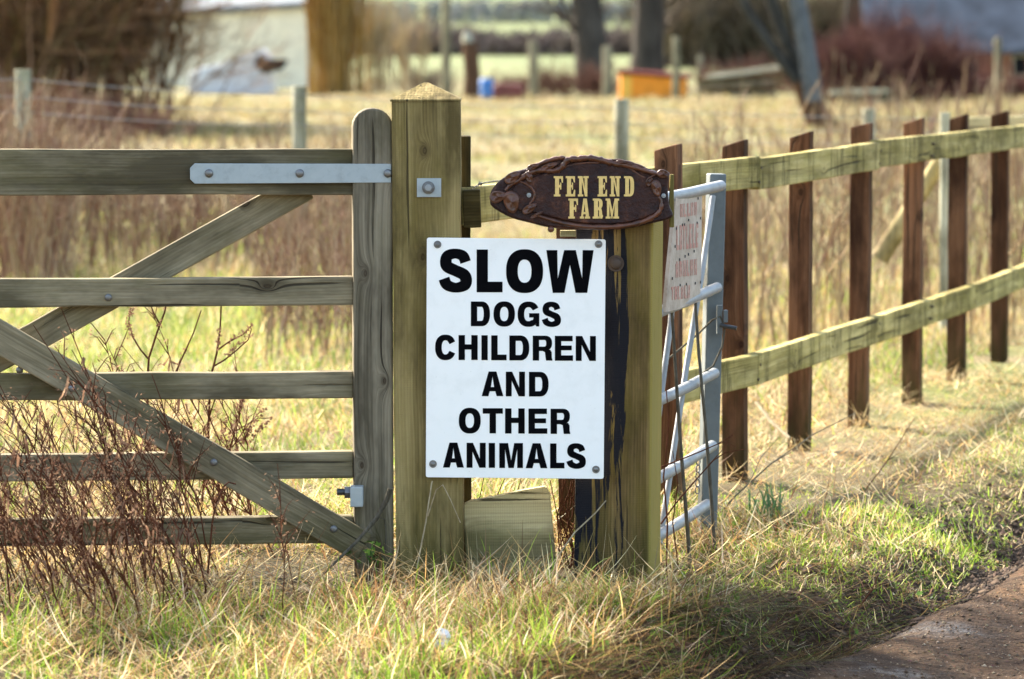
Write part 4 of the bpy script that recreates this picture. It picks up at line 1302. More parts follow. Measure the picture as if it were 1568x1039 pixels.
nc = 84; k = 10
cx = np.concatenate([RNG.uniform(-1.25, .15, 64), RNG.normal(.1, .3, 20)]); cy = np.concatenate([RNG.uniform(8.3, 9.2, 64), RNG.uniform(8.4, 9.0, 20)])
n = nc * k; x = np.repeat(cx, k) + RNG.normal(0, .016, n); y = np.repeat(cy, k) + RNG.normal(0, .016, n)
keep = (x - lane_edge(y) < -.3) & post_zone(x, y); x, y = x[keep], y[keep]; n = len(x)
o = blade_mesh('green_tufts', x, y, ground_z(x, y) - .005, RNG.uniform(.05, .16, n), RNG.uniform(.0026, .0052, n), RNG.uniform(0, 6.28, n), np.abs(RNG.normal(.22, .2, n)), np.abs(RNG.normal(.6, .4, n)), colours(n, GREEN, .3), M['grass'], 5)
tag(o, 'fresh green tufts pushing up through the straw', None, None, 'stuff')

# short bright grass creeping down to the lane
n = 26000
y = 8.7 + 9.0 * RNG.random(n) ** 1.5; t = -np.abs(RNG.normal(.0, .42, n)) - .07
x = lane_edge(y) + t
keep = (x > .12) & (RNG.random(n) < np.clip(.65 + .7 * vnoise(x, y, 2.6, 91), .05, 1)) & ~((y < 9.7) & (t > -.34) & (RNG.random(n) < .8)) & post_zone(x, y)
x, y = x[keep], y[keep]; n = len(x)
o = blade_mesh('lane_edge_grass', x, y, ground_z(x, y) - .004, RNG.uniform(.018, .065, n), RNG.uniform(.0022, .0045, n), RNG.uniform(0, 6.28, n), np.abs(RNG.normal(.35, .3, n)), np.abs(RNG.normal(.8, .5, n)), colours(n, np.concatenate([GREEN, GREEN[[1, 3]], STRAW[[1, 3]]]), .35), M['grass'], 3)
tag(o, 'short bright green grass creeping down to the lane', None, None, 'stuff')

# long arching straws round the feet of the posts
n = 450
x = np.concatenate([RNG.normal(.03, .13, 170), RNG.uniform(-.7, .5, 280)]); y = np.concatenate([RNG.normal(9.5, .16, 170), RNG.uniform(8.5, 9.3, 280)])
c = colours(n, np.concatenate([STRAW, DULL_STRAW, GREEN[[1, 3]]]))
o = blade_mesh('long_straw', x, y, ground_z(x, y) - .005, RNG.uniform(.07, .24, n) * np.where(y > 9.35, .85, .7), RNG.uniform(.0022, .0046, n), RNG.uniform(0, 6.28, n), np.abs(RNG.normal(.22, .18, n)), np.abs(RNG.normal(.9, .7, n)), c, M['grass'], 7)
tag(o, 'long arching straw standing in front of the posts', None, None, 'stuff')

def field_zone(x, y):
    return (x - lane_edge(y) < -.05)
o = near_turf('verge_grass', 90000, 11.2, 22.0, (.05, .14), .0038, .06, .9, lambda x, y: 1.0 - .78 * smooth(-.6, -.1, x - (.69 + .313 * (y - 11.9))), field_zone, tilt=.45, nseg=3)
o['label'] = 'straw-coloured grass running along the fence and behind the gate'
# field behind, coarser with distance
def field(name, n, d0, d1, Lr, Wr, pal_g, gbias, label):
    nc = n // 22
    cx, cy = scatter(nc, d0, d1, .165)
    x = np.repeat(cx, 22) + RNG.normal(0, .07 * (1 + d0 / 30), nc * 22); y = np.repeat(cy, 22) + RNG.normal(0, .07 * (1 + d0 / 30), nc * 22)
    tus = np.repeat(RNG.uniform(.45, 1.5, nc), 22)
    k = (x - lane_edge(y) < -.05) & (x < .69 + .313 * (y - 11.9) - .12)
    x, y, tus = x[k], y[k], tus[k]; m = len(x)
    g = .30 + gbias + .45 * vnoise(x, y, .45, 61) + .25 * vnoise(x, y, 1.3, 62)
    px = CX + x / y * F_PX
    g = g + np.where((x < -.3) & (y < 21), .42, -.10)
    isg = RNG.random(m) < g
    c = np.where(isg[:, None], np.array(pal_g)[RNG.integers(0, len(pal_g), m)], DULL_STRAW[RNG.integers(0, 4, m)])
    c = c * RNG.uniform(.8, 1.15, (m, 1))
    o = blade_mesh(name, x, y, ground_z(x, y) - .01, RNG.uniform(*Lr, m) * tus, RNG.uniform(*Wr, m), RNG.uniform(0, 6.28, m), np.abs(RNG.normal(.3, .2, m)), np.abs(RNG.normal(.8, .4, m)), c, M['grass'], 3)
    return tag(o, label, None, None, 'stuff')
FG = [(.21, .28, .055), (.28, .33, .08), (.16, .22, .04)]
field('field_grass', 100000, 10.9, 30.0, (.035, .125), (.005, .011), FG, .06, 'tussocky pale field grass behind the gate')
field('field_grass', 60000, 30.0, 82.0, (.05, .15), (.018, .036), [(.25, .235, .085), (.29, .26, .105), (.21, .165, .07)], .10, 'pale straw-coloured field grass in the distance')

# reddish brown weed stalks in the field
def stalk_band(name, x, y, h, r, pal, label, kids=(4, 4)):
    n = len(x)
    P = np.stack([x, y, ground_z(x, y)], 1)
    D = np.stack([RNG.normal(0, .13, n), RNG.normal(0, .13, n), np.ones(n)], 1)
    P, D, L, R = branch(P, D / np.linalg.norm(D, axis=1, keepdims=True), h, r, len(kids), kids, .33, .25, .38, .65, tmin=.4)
    o = sticks(name, P, D, L, R, colours(len(P), pal), M['weed'])
    return tag(o, label, None, None, 'stuff')
REDS = [(.22, .12, .08), (.29, .18, .125), (.17, .085, .058), (.36, .26, .17), (.42, .32, .20), (.36, .26, .16)]
n = 850
px = np.concatenate([RNG.uniform(-160, 545, n - 170), RNG.uniform(-40, 110, 170)]); d = np.concatenate([RNG.uniform(21.5, 27.5, n - 170), RNG.uniform(20.0, 22.2, 170)])
x = (px - CX) / F_PX * d
h = RNG.uniform(.28, .62, n) * (1 + .35 * vnoise(x, d, 1.1, 71)) + .32 * smooth(330, 60, px)
stalk_band('dead_weeds', x, d, h, np.full(n, .0055), REDS, 'reddish brown dead weeds along the wire fence in the field')
n = 210
px = RNG.uniform(400, 570, n); d = RNG.uniform(16.0, 21.0, n)
x = (px - CX) / F_PX * d
stalk_band('dead_weeds', x, d, RNG.uniform(.16, .50, n), np.full(n, .004), REDS, 'rusty weeds standing behind the gate stile')
n = 620
px = RNG.uniform(1030, 1700, n); d = RNG.uniform(16.0, 28, n)
x = (px - CX) / F_PX * d
k = (x < .69 + .313 * (d - 11.9) - .25) & ~((px > 1325) & (px < 1475) & (d < 18.6))
x, d = x[k], d[k]; n = len(x)
stalk_band('dead_weeds', x, d, RNG.uniform(.25, .85, n), np.full(n, .0045), REDS + [(.45, .34, .18), (.4, .27, .14)], 'brown weeds behind the post and rail fence', (3, 3))
n = 130
px = RNG.uniform(1240, 1700, n); d = RNG.uniform(30, 48, n)
x = (px - CX) / F_PX * d
stalk_band('dead_weeds', x, d, RNG.uniform(.4, 1.0, n), np.full(n, .009), REDS, 'scattered dead weeds on the far right of the field', (3, 2))

# ------------------------------------------------------------------ dead weed plants by the gate (each a thing)
def weed_proto(i):
    root = bpy.data.objects.new('dead_weed', None); COL.objects.link(root); root.empty_display_size = .05
    r = random.Random(100 + i)
    H = r.uniform(.42, .66); lean = r.uniform(.15, .75)
    pts = []
    x = y = 0.0
    for k in range(9):
        t = k / 8
        pts.append(Vector((-lean * H * t * (.55 + .45 * t) + r.uniform(-.011, .011), r.uniform(-.011, .011) + .05 * math.sin(i) * t, H * t * .95)))
    mb = MB(); mb.tube(pts, [.0027 * (1 - .62 * k / 8) for k in range(9)], 5)
    P, D, L = [], [], []
    for k in range(r.randint(10, 16)):
        t = r.uniform(.25, 1.0); q = t * 8; a = pts[int(min(q, 7))]; b = pts[int(min(q, 7)) + 1]
        p = a.lerp(b, q - int(min(q, 7)))
        an = r.uniform(0, 6.28)
        dr = Vector((math.cos(an) * .55 - .25, math.sin(an) * .55, r.uniform(.5, 1.0))).normalized()
        l = r.uniform(.05, .17) * (1.25 - .6 * t)
        mid = p + dr * l * .55 + Vector((0, 0, .006)); end = p + dr * l + Vector((r.uniform(-.01, .01), r.uniform(-.01, .01), -.012))
        mb.tube([p, mid, end], [.0016, .0012, .0006], 4, cap=False)
        P.append(p); D.append(end - p); L.append(l)
    mb.build('stem', M['stalk'], root)
    lf = MB()
    for k in range(r.randint(7, 12)):
        q = r.uniform(.8, 6.8); p = pts[int(q)].lerp(pts[int(q) + 1], q - int(q)); an = r.uniform(0, 6.28)
        u = Vector((math.cos(an), math.sin(an), r.uniform(-.9, .1))).normalized(); sd = u.cross(Vector((0, 0, 1))).normalized() * r.uniform(.002, .0045)
        ln = r.uniform(.02, .05); ps = []
        for m_ in range(5):
            t = m_ / 4
            c_ = p + u * ln * t + Vector((0, 0, -.9 * ln * t * t + .012 * math.sin(t * 6 + k)))
            w_ = math.sin(math.pi * (.12 + .86 * t)); tw = sd * w_ + Vector((0, 0, .003 * math.sin(t * 5 + k)))
            ps += [c_ - tw, c_ + tw]
        lf.add(ps, [(2 * m_, 2 * m_ + 1, 2 * m_ + 3, 2 * m_ + 2) for m_ in range(4)], True)
    lf.build('dead_leaf', M['stalk_seed'], root)
    sv = MB()
    for p, dd, l in zip(P, D, L):
        for k in range(r.randint(4, 10)):
            q = p + dd * r.uniform(.35, 1.08) + Vector((r.uniform(-.013, .013), r.uniform(-.013, .013), r.uniform(-.013, .013)))
            e = Vector((r.uniform(-1, 1), r.uniform(-1, 1), r.uniform(-1, 1))).normalized() * r.uniform(.003, .009)
            g = e.cross(Vector((r.uniform(-1, 1), r.uniform(-1, 1), r.uniform(-1, 1)))).normalized() * r.uniform(.0008, .0026)
            sv.add([q - e, q + g, q + e, q - g], [(0, 1, 2, 3)])
            e2 = Vector((r.uniform(-1, 1), r.uniform(-1, 1), r.uniform(-1, 1))) * .012
            sv.add([q, q + e2 * .5 + g * .25, q + e2], [(0, 1, 2)])
    sv.build('seed_head', M['stalk_seed'], root)
    return root
protos = [weed_proto(i) for i in range(9)]
WL = 'reddish brown dead weed in the thicket at the lower left of the gate'
rw = random.Random(5)
spots = []
for k in range(104):
    px = rw.choice((rw.gauss(200, 120), rw.uniform(-110, 400), rw.uniform(-110, 330)))
    front = rw.random() < .68
    d = rw.choice((rw.uniform(9.25, 9.68), rw.uniform(8.7, 9.5))) if front else rw.uniform(9.98, 10.75)
    if px > 430: px = rw.uniform(0, 330)
    if front and px > 340: d = rw.uniform(10.0, 10.6)
    if front and d < 9.2: px = rw.gauss(170, 95)
    spots.append((px, d, rw.uniform(.62, 1.08)))
for k, (px, d, s_) in enumerate(spots):
    x = (px - CX) / F_PX * d
    o = protos[k] if k < len(protos) else copy_tree(protos[rw.randrange(len(protos))])
    o.location = (x, d, gz(x, d) - .01)
    o.rotation_euler = (rw.uniform(-.15, .15), rw.uniform(-.16, .28), rw.uniform(-1.0, 1.0))
    o.scale = (s_, s_, s_ * rw.uniform(.9, 1.08))
    tag(o, WL, 'weed', 'dead weeds in the thicket by the gate')

# two taller docks with seed spikes behind the gate
def dock(label, segs, d, seeds, r0=.0042):
    b = at(segs[0][0][0], segs[0][0][1], d)
    root = thing('dock_plant', label, 'weed', b, None)
    mb = MB()
    for s_ in segs:
        P = [at(x, y, d + .01 * i) for i, (x, y) in enumerate(s_)]
        mb.tube(P, [max(.0012, r0 * (1 - .5 * i / len(P)) * (1 if s_ is segs[0] else .62)) for i in range(len(P))], 6)
    mb.build('stem', M['stalk'], root, b)
    r = random.Random(int(b.x * 1000))
    sv = MB()
    for (x0, y0), (x1, y1), cnt in seeds:
        for k in range(cnt):
            t = r.random(); q = at(x0 + (x1 - x0) * t + r.uniform(-4, 4), y0 + (y1 - y0) * t + r.uniform(-3, 3), d + r.uniform(-.015, .02))
            for m_ in range(2):
                e = Vector((r.uniform(-1, 1), r.uniform(-1, 1), r.uniform(-1, 1))).normalized() * r.uniform(.003, .006)
                g = e.cross(Vector((r.uniform(-1, 1), r.uniform(-1, 1), r.uniform(-1, 1)))).normalized() * r.uniform(.002, .004)
                sv.add([q - e, q + g, q + e, q - g], [(0, 1, 2, 3)])
    sv.build('seed_head', M['stalk_seed'], root, b)
    return root
dock('forked dead dock with one drooping seed spike seen between the gate rails', [[(226, 830), (226, 700), (226, 575), (228, 548), (240, 510), (252, 478), (256, 458)], [(228, 550), (215, 535), (203, 515), (197, 492), (200, 474)], [(245, 497), (236, 480), (230, 466)]], 10.5, [((203, 515), (194, 490), 26), ((196, 490), (202, 472), 30), ((240, 510), (250, 480), 8)])
dock('dead dock with branching rusty seed spikes right of the forked one', [[(300, 850), (318, 690), (322, 580), (332, 540), (337, 505), (339, 462)], [(328, 560), (345, 550), (362, 536), (380, 520), (385, 503)], [(334, 535), (352, 522), (372, 512), (387, 496)], [(268, 572), (280, 545), (296, 510), (308, 475)]], 10.6, [((333, 540), (337, 500), 20), ((345, 545), (386, 510), 42), ((350, 524), (388, 497), 36), ((272, 560), (285, 535), 8)])
dock('thin dead stalk with a curled tip in front of the lowest gate rail', [[(318, 880), (325, 800), (331, 770), (342, 745), (350, 738), (361, 741)]], 9.45, [((325, 820), (335, 765), 16)], .003)
dock('bushy dead weed with fine seed behind the third gate rail', [[(330, 860), (352, 690), (366, 640), (372, 612)], [(355, 685), (380, 650), (400, 628)], [(352, 690), (340, 660), (338, 640)], [(360, 660), (395, 640), (412, 640)]], 10.7, [((345, 690), (372, 610), 90), ((360, 690), (405, 625), 90), ((338, 690), (345, 640), 40), ((375, 680), (415, 640), 50)], .003)

# ivy and rotten stump at the gate's hinge side
b = at(575, 890, 9.72)
mb = MB(); mb.tube([at(577, 915, 9.84), at(576, 870, 9.84), at(573, 820, 9.85), at(580, 790, 9.85)], [.048, .04, .034, .018], 9)
o = mb.build('rotten_stump', M['darkpost'], None, b); tag(o, 'dark rotten stump between the gate stile and the gate post', 'stump')
sp_ = thing('ivy_sprig', 'leafy green sprig and bent stick at the foot of the gate stile', 'plant', b)
mb = MB(); mb.tube([at(488, 885, 9.60), at(545, 830, 9.68), at(575, 795, 9.72), at(592, 765, 9.72), at(598, 747, 9.71)], [.003, .0045, .006, .007, .007], 7); mb.build('stick', M['grey_stem'], sp_, b)
mb = MB(); mb.tube([at(590, 850, 9.74), at(591, 815, 9.73), at(589, 795, 9.72), at(582, 792, 9.7)], [.0022, .002, .0018, .001], 5); mb.build('stem', M['grey_stem'], sp_, b)
lv_v, lv_f, lv_c = [], [], []
def leaf_quads(name, centres, size, pal, parent=None, org=None, seed=1, flat=.5):
    r = random.Random(seed); vs, fs, cs = [], [], []
    for p in centres:
        nrm = Vector((r.uniform(-1, 1), r.uniform(-1.2, .4), r.uniform(.2, 1.2))).normalized()
        a = nrm.cross(Vector((r.uniform(-1, 1), r.uniform(-1, 1), r.uniform(-1, 1)))).normalized(); b_ = nrm.cross(a)
        s_ = size * r.uniform(.6, 1.25); k = len(vs)
        out = [(-1, 0, 0), (-.45, .62, .1), (.25, .78, .12), (.1, .35, .05), (1.1, .0, -.15), (.1, -.35, .05), (.25, -.78, .12), (-.45, -.62, .1)]
        for x, y, z in out: vs.append(Vector(p) + (a * x + b_ * y + nrm * z) * s_)
        fs.append((k, k + 1, k + 2, k + 3)); fs.append((k, k + 3, k + 4, k + 5)); fs.append((k, k + 5, k + 6, k + 7))
        c = np.array(pal[r.randrange(len(pal))]) * r.uniform(.7, 1.3); cs += [c] * 8
    me = mesh_np(name, np.array([tuple(v_) for v_ in vs]), np.array(fs), np.array(cs)); me.materials.append(M['leaf'])
    o = link(bpy.data.objects.new(name, me))
    if parent is not None: adopt(o, parent)
    return o
r = random.Random(9)
leaf_quads('leaves', [at(r.gauss(566, 14), r.gauss(846, 16), r.uniform(9.62, 9.74)) for k in range(20)] + [at(r.gauss(590, 6), r.gauss(845, 8), 9.7) for k in range(4)], .013, [(.07, .15, .02), (.12, .22, .03), (.05, .10, .02)], sp_)
# ground ivy on the bank
cs = []
for k in range(650):
    x = r.gauss(.28, .26); y = r.uniform(8.5, 9.5)
    if x - float(lane_edge(y)) < -.06: cs.append((x, y, gz(x, y) + r.uniform(.004, .03)))
for k in range(260):
    x = r.uniform(.2, 1.7); y = r.uniform(9.2, 11.6)
    if x - float(lane_edge(y)) < -.05: cs.append((x, y, gz(x, y) + r.uniform(.004, .025)))
o = leaf_quads('ground_ivy', cs, .0105, [(.06, .14, .02), (.11, .22, .03), (.16, .27, .05), (.04, .09, .02)], seed=4)
tag(o, 'small green leaves creeping over the bank', None, None, 'stuff')

# brambles and grey stems about the metal gate
def twig(name, label, cat, runs, mat):
    org = runs[0][0][0]
    mb = MB()
    for pts, r0, r1 in runs:
        mb.tube(pts, [r0 + (r1 - r0) * i / (len(pts) - 1) for i in range(len(pts))], 6)
    o = mb.build(name, mat, None, org)
    return tag(o, label, cat)
twig('bare_twig', 'grey dead stem crossing the metal gate tubes nearer its stile', 'stem', [([at(1064, 455, 10.44), at(1070, 540, 10.40), at(1080, 650, 10.36), at(1088, 745, 10.34), at(1095, 850, 10.3)], .0045, .0055)], M['grey_stem'])
twig('bare_twig', 'grey dead stem crossing the metal gate tubes beside the tarred post', 'stem', [([at(1029, 478, 10.2), at(1034, 560, 10.16), at(1042, 680, 10.12), at(1051, 790, 10.10), at(1058, 880, 10.1)], .0045, .006)], M['grey_stem'])
twig('bramble', 'thin dark bramble twigs arching out of the metal gate', 'bramble', [([at(1012, 802, 9.95), at(1035, 770, 9.95), at(1065, 735, 9.97), at(1092, 705, 10.0), at(1110, 693, 10.0), at(1141, 687, 10.0)], .0026, .0012), ([at(1085, 712, 10.0), at(1105, 690, 10.0), at(1122, 663, 10.0)], .0016, .0008), ([at(1012, 715, 9.96), at(1040, 704, 9.97), at(1075, 690, 10.0), at(1098, 680, 10.0), at(1122, 666, 10.02)], .0024, .0012), ([at(1098, 680, 10.0), at(1112, 676, 10.0), at(1126, 684, 10.0)], .0014, .0007), ([at(1020, 880, 9.98), at(1022, 800, 10.0), at(1016, 730, 10.0), at(1024, 650, 10.0), at(1020, 590, 10.02)], .003, .0015), ([at(1040, 880, 10.0), at(1030, 800, 10.0), at(1038, 740, 10.0), at(1030, 690, 10.0)], .0024, .0012)], M['stalk'])
twig('bramble', 'long pale bramble runner rising from the verge grass towards the second fence post', 'bramble', [([at(1090, 800, 10.9), at(1125, 760, 10.9), at(1180, 710, 11.0), at(1245, 665, 11.2), at(1310, 632, 11.4)], .0030, .0012), ([at(1180, 710, 11.0), at(1215, 690, 11.0), at(1240, 668, 11.1)], .0016, .0008), ([at(1150, 735, 10.95), at(1165, 700, 11), at(1190, 672, 11)], .0016, .0007)], M['grey_stem'])
twig('bare_stick', 'white bleached stick lying in the grass between two fence posts', 'stick', [([at(1158, 616, 12.6), at(1180, 645, 12.5), at(1209, 671, 12.4)], .007, .006)], M['straw_stalk'])
for k, (x0, y0, x1, y1, dd) in enumerate(((1315, 930, 1345, 880, 9.7), (1310, 770, 1400, 640, 11.6))):
    twig('bare_twig', ('short brown dead stem standing at the lane edge', 'tall thin brown stem leaning right on the verge')[k], 'stem', [([at(x0, y0, dd), at((x0 + x1) / 2 + 4, (y0 + y1) / 2, dd), at(x1, y1, dd)], .0022, .001), ([at((x0 + x1) / 2 + 4, (y0 + y1) / 2, dd), at((x0 + x1) / 2 + 22, (y0 + y1) / 2 - 12, dd)], .0012, .0007)], M['stalk'])
# tangle under the white sign, in front of the red-brown fence post
twig('bramble', 'tangle of dead twigs in the gap under the right half of the sign', 'bramble', [([at(862 + rr.uniform(-6, 30), 890, 9.9 + rr.uniform(0, .12)), at(868 + rr.uniform(-14, 26), 840, 9.93 + rr.uniform(0, .1)), at(862 + rr.uniform(-10, 30), 790, 9.95), at(862 + rr.uniform(-20, 36), 735, 9.98)], .0022, .0012) for k in range(13)] + [([at(760, 762, 10.0), at(767, 745, 10.0), at(775, 728, 10.0)], .0018, .001), ([at(800, 770, 10.0), at(793, 750, 10.0), at(799, 728, 10.0)], .0018, .001), ([at(722, 790, 10.0), at(735, 760, 10.0), at(742, 725, 10.0)], .0016, .001)], M['stalk'])
twig('dead_straw', 'tall kinked straw in front of the gate post below the sign corner', 'straw', [([at(638, 870, 9.62), at(652, 800, 9.64), at(661, 740, 9.66), at(662, 736, 9.66)], .0022, .0018), ([at(655, 790, 9.64), at(668, 750, 9.62), at(678, 742, 9.6), at(690, 765, 9.6), at(705, 800, 9.6)], .0018, .0010)], M['straw_stalk'])
twig('dead_straw', 'long pale straw leaning right in front of the tarred post', 'straw', [([at(855, 850, 9.6), at(880, 815, 9.62), at(912, 785, 9.64), at(928, 766, 9.65)], .0022, .0015)], M['straw_stalk'])

# daffodil clump
dz = at(1170, 800, 11.0); bx, by = dz.x, dz.y
df = thing('daffodil_clump', 'clump of blue-green daffodil leaves with one drooping yellow flower on the verge', 'plant', (bx, by, gz(bx, by)))
n = 26
o = blade_mesh('leaves', RNG.normal(bx, .035, n), RNG.normal(by, .03, n), np.full(n, gz(bx, by)), RNG.uniform(.05, .12, n), RNG.uniform(.007, .012, n), RNG.uniform(0, 6.28, n), np.abs(RNG.normal(.2, .2, n)), np.abs(RNG.normal(.5, .3, n)), colours(n, [(.07, .15, .07), (.10, .19, .08)]), M['leaf'], 4)
adopt(o, df)
fl = plain('yellow_petals', (.75, .48, .02), .5)
mb = MB(); fc_ = at(1178, 812, 10.9)
for k in range(6):
    an = k * math.pi / 3; u_ = Vector((math.cos(an), -.3, math.sin(an)))
    s_ = Vector((-math.sin(an), 0, math.cos(an))) * .007
    mb.add([fc_, fc_ + u_ * .011 + s_, fc_ + u_ * .022, fc_ + u_ * .011 - s_], [(0, 1, 2, 3)])
mb.tube([fc_, fc_ + Vector((0, -.016, -.004))], [.006, .009], 10); mb.build('flower', fl, df, fc_)

# scrap of white paper in the grass, rotten wood at the left edge
q = at(678, 1022, 8.5)
wp = plain('white_paper', (.72, .70, .70), .7, .2, .12, 60)
bm = bmesh.new(); bmesh.ops.create_grid(bm, x_segments=7, y_segments=9, size=1)
for v_ in bm.verts:
    a, b_ = v_.co.x, v_.co.y
    v_.co = Vector((a * .014 + .004 * math.sin(b_ * 4), -.010 * math.sin(a * 3 + b_ * 2) + .006 * math.cos(b_ * 7), b_ * .030 * (1 - .3 * abs(a))))
me = bpy.data.meshes.new('paper_scrap'); bm.to_mesh(me); bm.free(); me.materials.append(wp)
md = link(bpy.data.objects.new('paper_scrap', me)); md.location = (q.x, q.y, gz(q.x, q.y) + .05)
sm_ = md.modifiers.new('thickness', 'SOLIDIFY'); sm_.thickness = .0008
tag(md, 'crumpled white scrap of paper caught in the grass', 'litter')
a_, b_ = at(-60, 925, 9.75), at(46, 900, 9.95)
mb = MB(); P = [a_.lerp(b_, t) + Vector((0, 0, .006 * math.sin(t * 9))) for t in np.linspace(0, 1, 9)]
mb.tube(P, [.030, .034, .028, .033, .027, .029, .022, .018, .008], 9)
tag(mb.build('rotten_log', M['bark_brown'], None, a_), 'short rotten brown log in the grass at the left edge', 'log')

# grit on the lane
n = 30000
x = RNG.uniform(.2, 3.0, n); y = RNG.uniform(8.6, 12.5, n)
t = x - lane_edge(y); k = (t > -.16) & (t < 1.3)
x, y = x[k], y[k]; n = len(x)
octv = np.array([(1, 0, 0), (0, 1, 0), (-1, 0, 0), (0, -1, 0), (0, 0, .7), (0, 0, -.6)])
octf = np.array([(0, 1, 4), (1, 2, 4), (2, 3, 4), (3, 0, 4), (1, 0, 5), (2, 1, 5), (3, 2, 5), (0, 3, 5)])
s_ = RNG.gamma(1.3, .0011, n)[:, None, None] + .0009
vv = octv[None] * s_ * RNG.uniform(.6, 1.3, (n, 6, 1)) * RNG.uniform(.7, 1.3, (n, 1, 3))
vv = vv + np.stack([x, y, np.maximum(lane_z(x, y) - .035 * smooth(.09, 0, x - lane_edge(y)), ground_z(x, y)) + .0012], 1)[:, None]
me = mesh_np('grit', vv.reshape(-1, 3), (octf[None] + (np.arange(n) * 6)[:, None, None]).reshape(-1, 3), np.repeat(colours(n, [(.16, .105, .065), (.24, .165, .105), (.08, .052, .034), (.34, .26, .18), (.11, .072, .046)]), 6, 0))
gm = N('lane_grit'); a__ = gm.new('ShaderNodeAttribute'); a__.attribute_name = 'Col'; gm.col(a__.outputs['Color']); gm.rough(.85, 0, .2)
me.materials.append(gm.m)
tag(link(bpy.data.objects.new('grit', me)), 'small stones and grit scattered over the muddy lane', None, None, 'stuff')

# crumbled soil on the bank
n = 16000
y = RNG.uniform(8.3, 12.0, n); t = -np.abs(RNG.normal(.0, .20, n)) + .04; x = lane_edge(y) + t
s_ = RNG.gamma(1.5, .0026, n)[:, None, None] + .001
vv = octv[None] * s_ * RNG.uniform(.6, 1.3, (n, 6, 1)) * RNG.uniform(.7, 1.3, (n, 1, 3))
vv = vv + np.stack([x, y, np.maximum(lane_z(x, y) - .035 * smooth(.09, 0, t + .02) - .5 * (t < -.02), ground_z(x, y)) + .001], 1)[:, None]
me = mesh_np('soil_crumbs', vv.reshape(-1, 3), (octf[None] + (np.arange(n) * 6)[:, None, None]).reshape(-1, 3), np.repeat(colours(n, [(.050, .031, .020), (.085, .054, .034), (.032, .020, .014), (.12, .08, .05)]), 6, 0))
me.materials.append(gm.m)
tag(link(bpy.data.objects.new('soil_crumbs', me)), 'dark crumbled soil along the foot of the bank', None, None, 'stuff')

# ------------------------------------------------------------------ wire fence in the field
wf = thing('wire_fence', 'three-strand wire fence on pale stakes across the field', 'fence', (0, 24, gz(0, 24)))
WP = [(-480, 21.0, 98), (35, 22.3, 106), (458, 24.2, 131), (952, 24.6, 151), (1330, 27.0, 166), (1640, 29.5, 172)]
tops = []
for px, d, yt in WP:
    tp = at(px, yt, d)
    mb = MB(); b_ = Vector((tp.x, d, gz(tp.x, d) - .05)); mb.tube([b_, b_.lerp(tp, .5), tp], [.050, .049, .047], 12)
    mb.build('post', M['pale_post'], wf, b_, bevel=.004)
    tops.append(tp)
for k, dzs in enumerate((-.055, -.155, -.245)):
    mb = MB()
    pts = []
    for i in range(len(tops) - 1):
        for t in np.linspace(0, 1, 7)[: (7 if i == len(tops) - 2 else 6)]:
            pts.append(tops[i].lerp(tops[i + 1], t) + Vector((0, -.05, dzs - .02 * math.sin(math.pi * t))))
    mb.tube(pts, .0032, 5); mb.build('wire', M['wire'], wf, pts[0])

# ------------------------------------------------------------------ far background
def px_x(px, d): return (px - CX) / F_PX * d
def zat(py, d): return at(CX, py, d).z
cream = plain('cream_boards', (.86, .77, .56), .7, .2, .10, 3, .1)
roofm = plain('grey_sheet_roof', (.15, .165, .18), .7, .1, .15, 3, .1)
slate = plain('blue_slate', (.070, .080, .098), .7, .2, .45, 1.6, .3, .02)
brick = plain('red_brick', (.22, .085, .055), .85, .2, .35, 8, .2)
dark = plain('dark_interior', (.012, .011, .012), .9, .1)
tarp = plain('white_sheet', (.55, .58, .62), .5, .3, .1, 2)
orange = plain('orange_paint', (.80, .27, .02), .6, .3, .25, 5)
maroon = plain('maroon_felt', (.065, .014, .012), .9, .03, .3, 6)
bluep = plain('blue_plastic', (.045, .16, .42), .4, .4, .15, 6)
redp = plain('red_paint', (.17, .05, .04), .55, .3, .25, 6)

d = 100
sh = thing('shed', 'long cream boarded shed with grey sheet roof behind the brown bushes', 'shed', (px_x(350, d), d, gz(px_x(350, d), d)))
xl, xr = px_x(224, d), px_x(478, d); zl_, zr_ = zat(27, d), zat(10, d)
def slabbox(x0, x1, y0, y1, zb0, zb1, z0f, z1f, z0b, z1b):
    vs = [(x0, y0, zb0), (x1, y0, zb0), (x1, y1, zb0), (x0, y1, zb0), (x0, y0, z0f), (x1, y0, z1f), (x1, y1, z1b), (x0, y1, z0b)]
    return vs, [(3, 2, 1, 0), (0, 1, 5, 4), (1, 2, 6, 5), (2, 3, 7, 6), (3, 0, 4, 7), (4, 5, 6, 7)]
mb = MB(); mb.add(*slabbox(xl, xr, d, d + 3.5, -.1, 0, zl_, zr_, zl_ + .1, zr_ + .1)); mb.build('wall', cream, sh, (xl, d, 0))
mb = MB(); vs, fsx = slabbox(xl - .18, xr + .2, d - .2, d + 3.8, 0, 0, 0, 0, 0, 0)
zz = [zl_ + .01, zr_ + .01, zr_ + .5, zl_ + .5]
vs = [(p[0], p[1], zz[i % 4] + (.14 if i > 3 else 0)) for i, p in enumerate(vs)]
mb.add(vs, fsx); mb.build('roof', roofm, sh, (xl, d, 2))
mb = MB(); mb.box(((xl + xr) / 2 + .9, d - .02, .8), (.9, .05, 1.7)); mb.build('door', cream, sh, ((xl + xr) / 2, d, .8), bevel=.01)

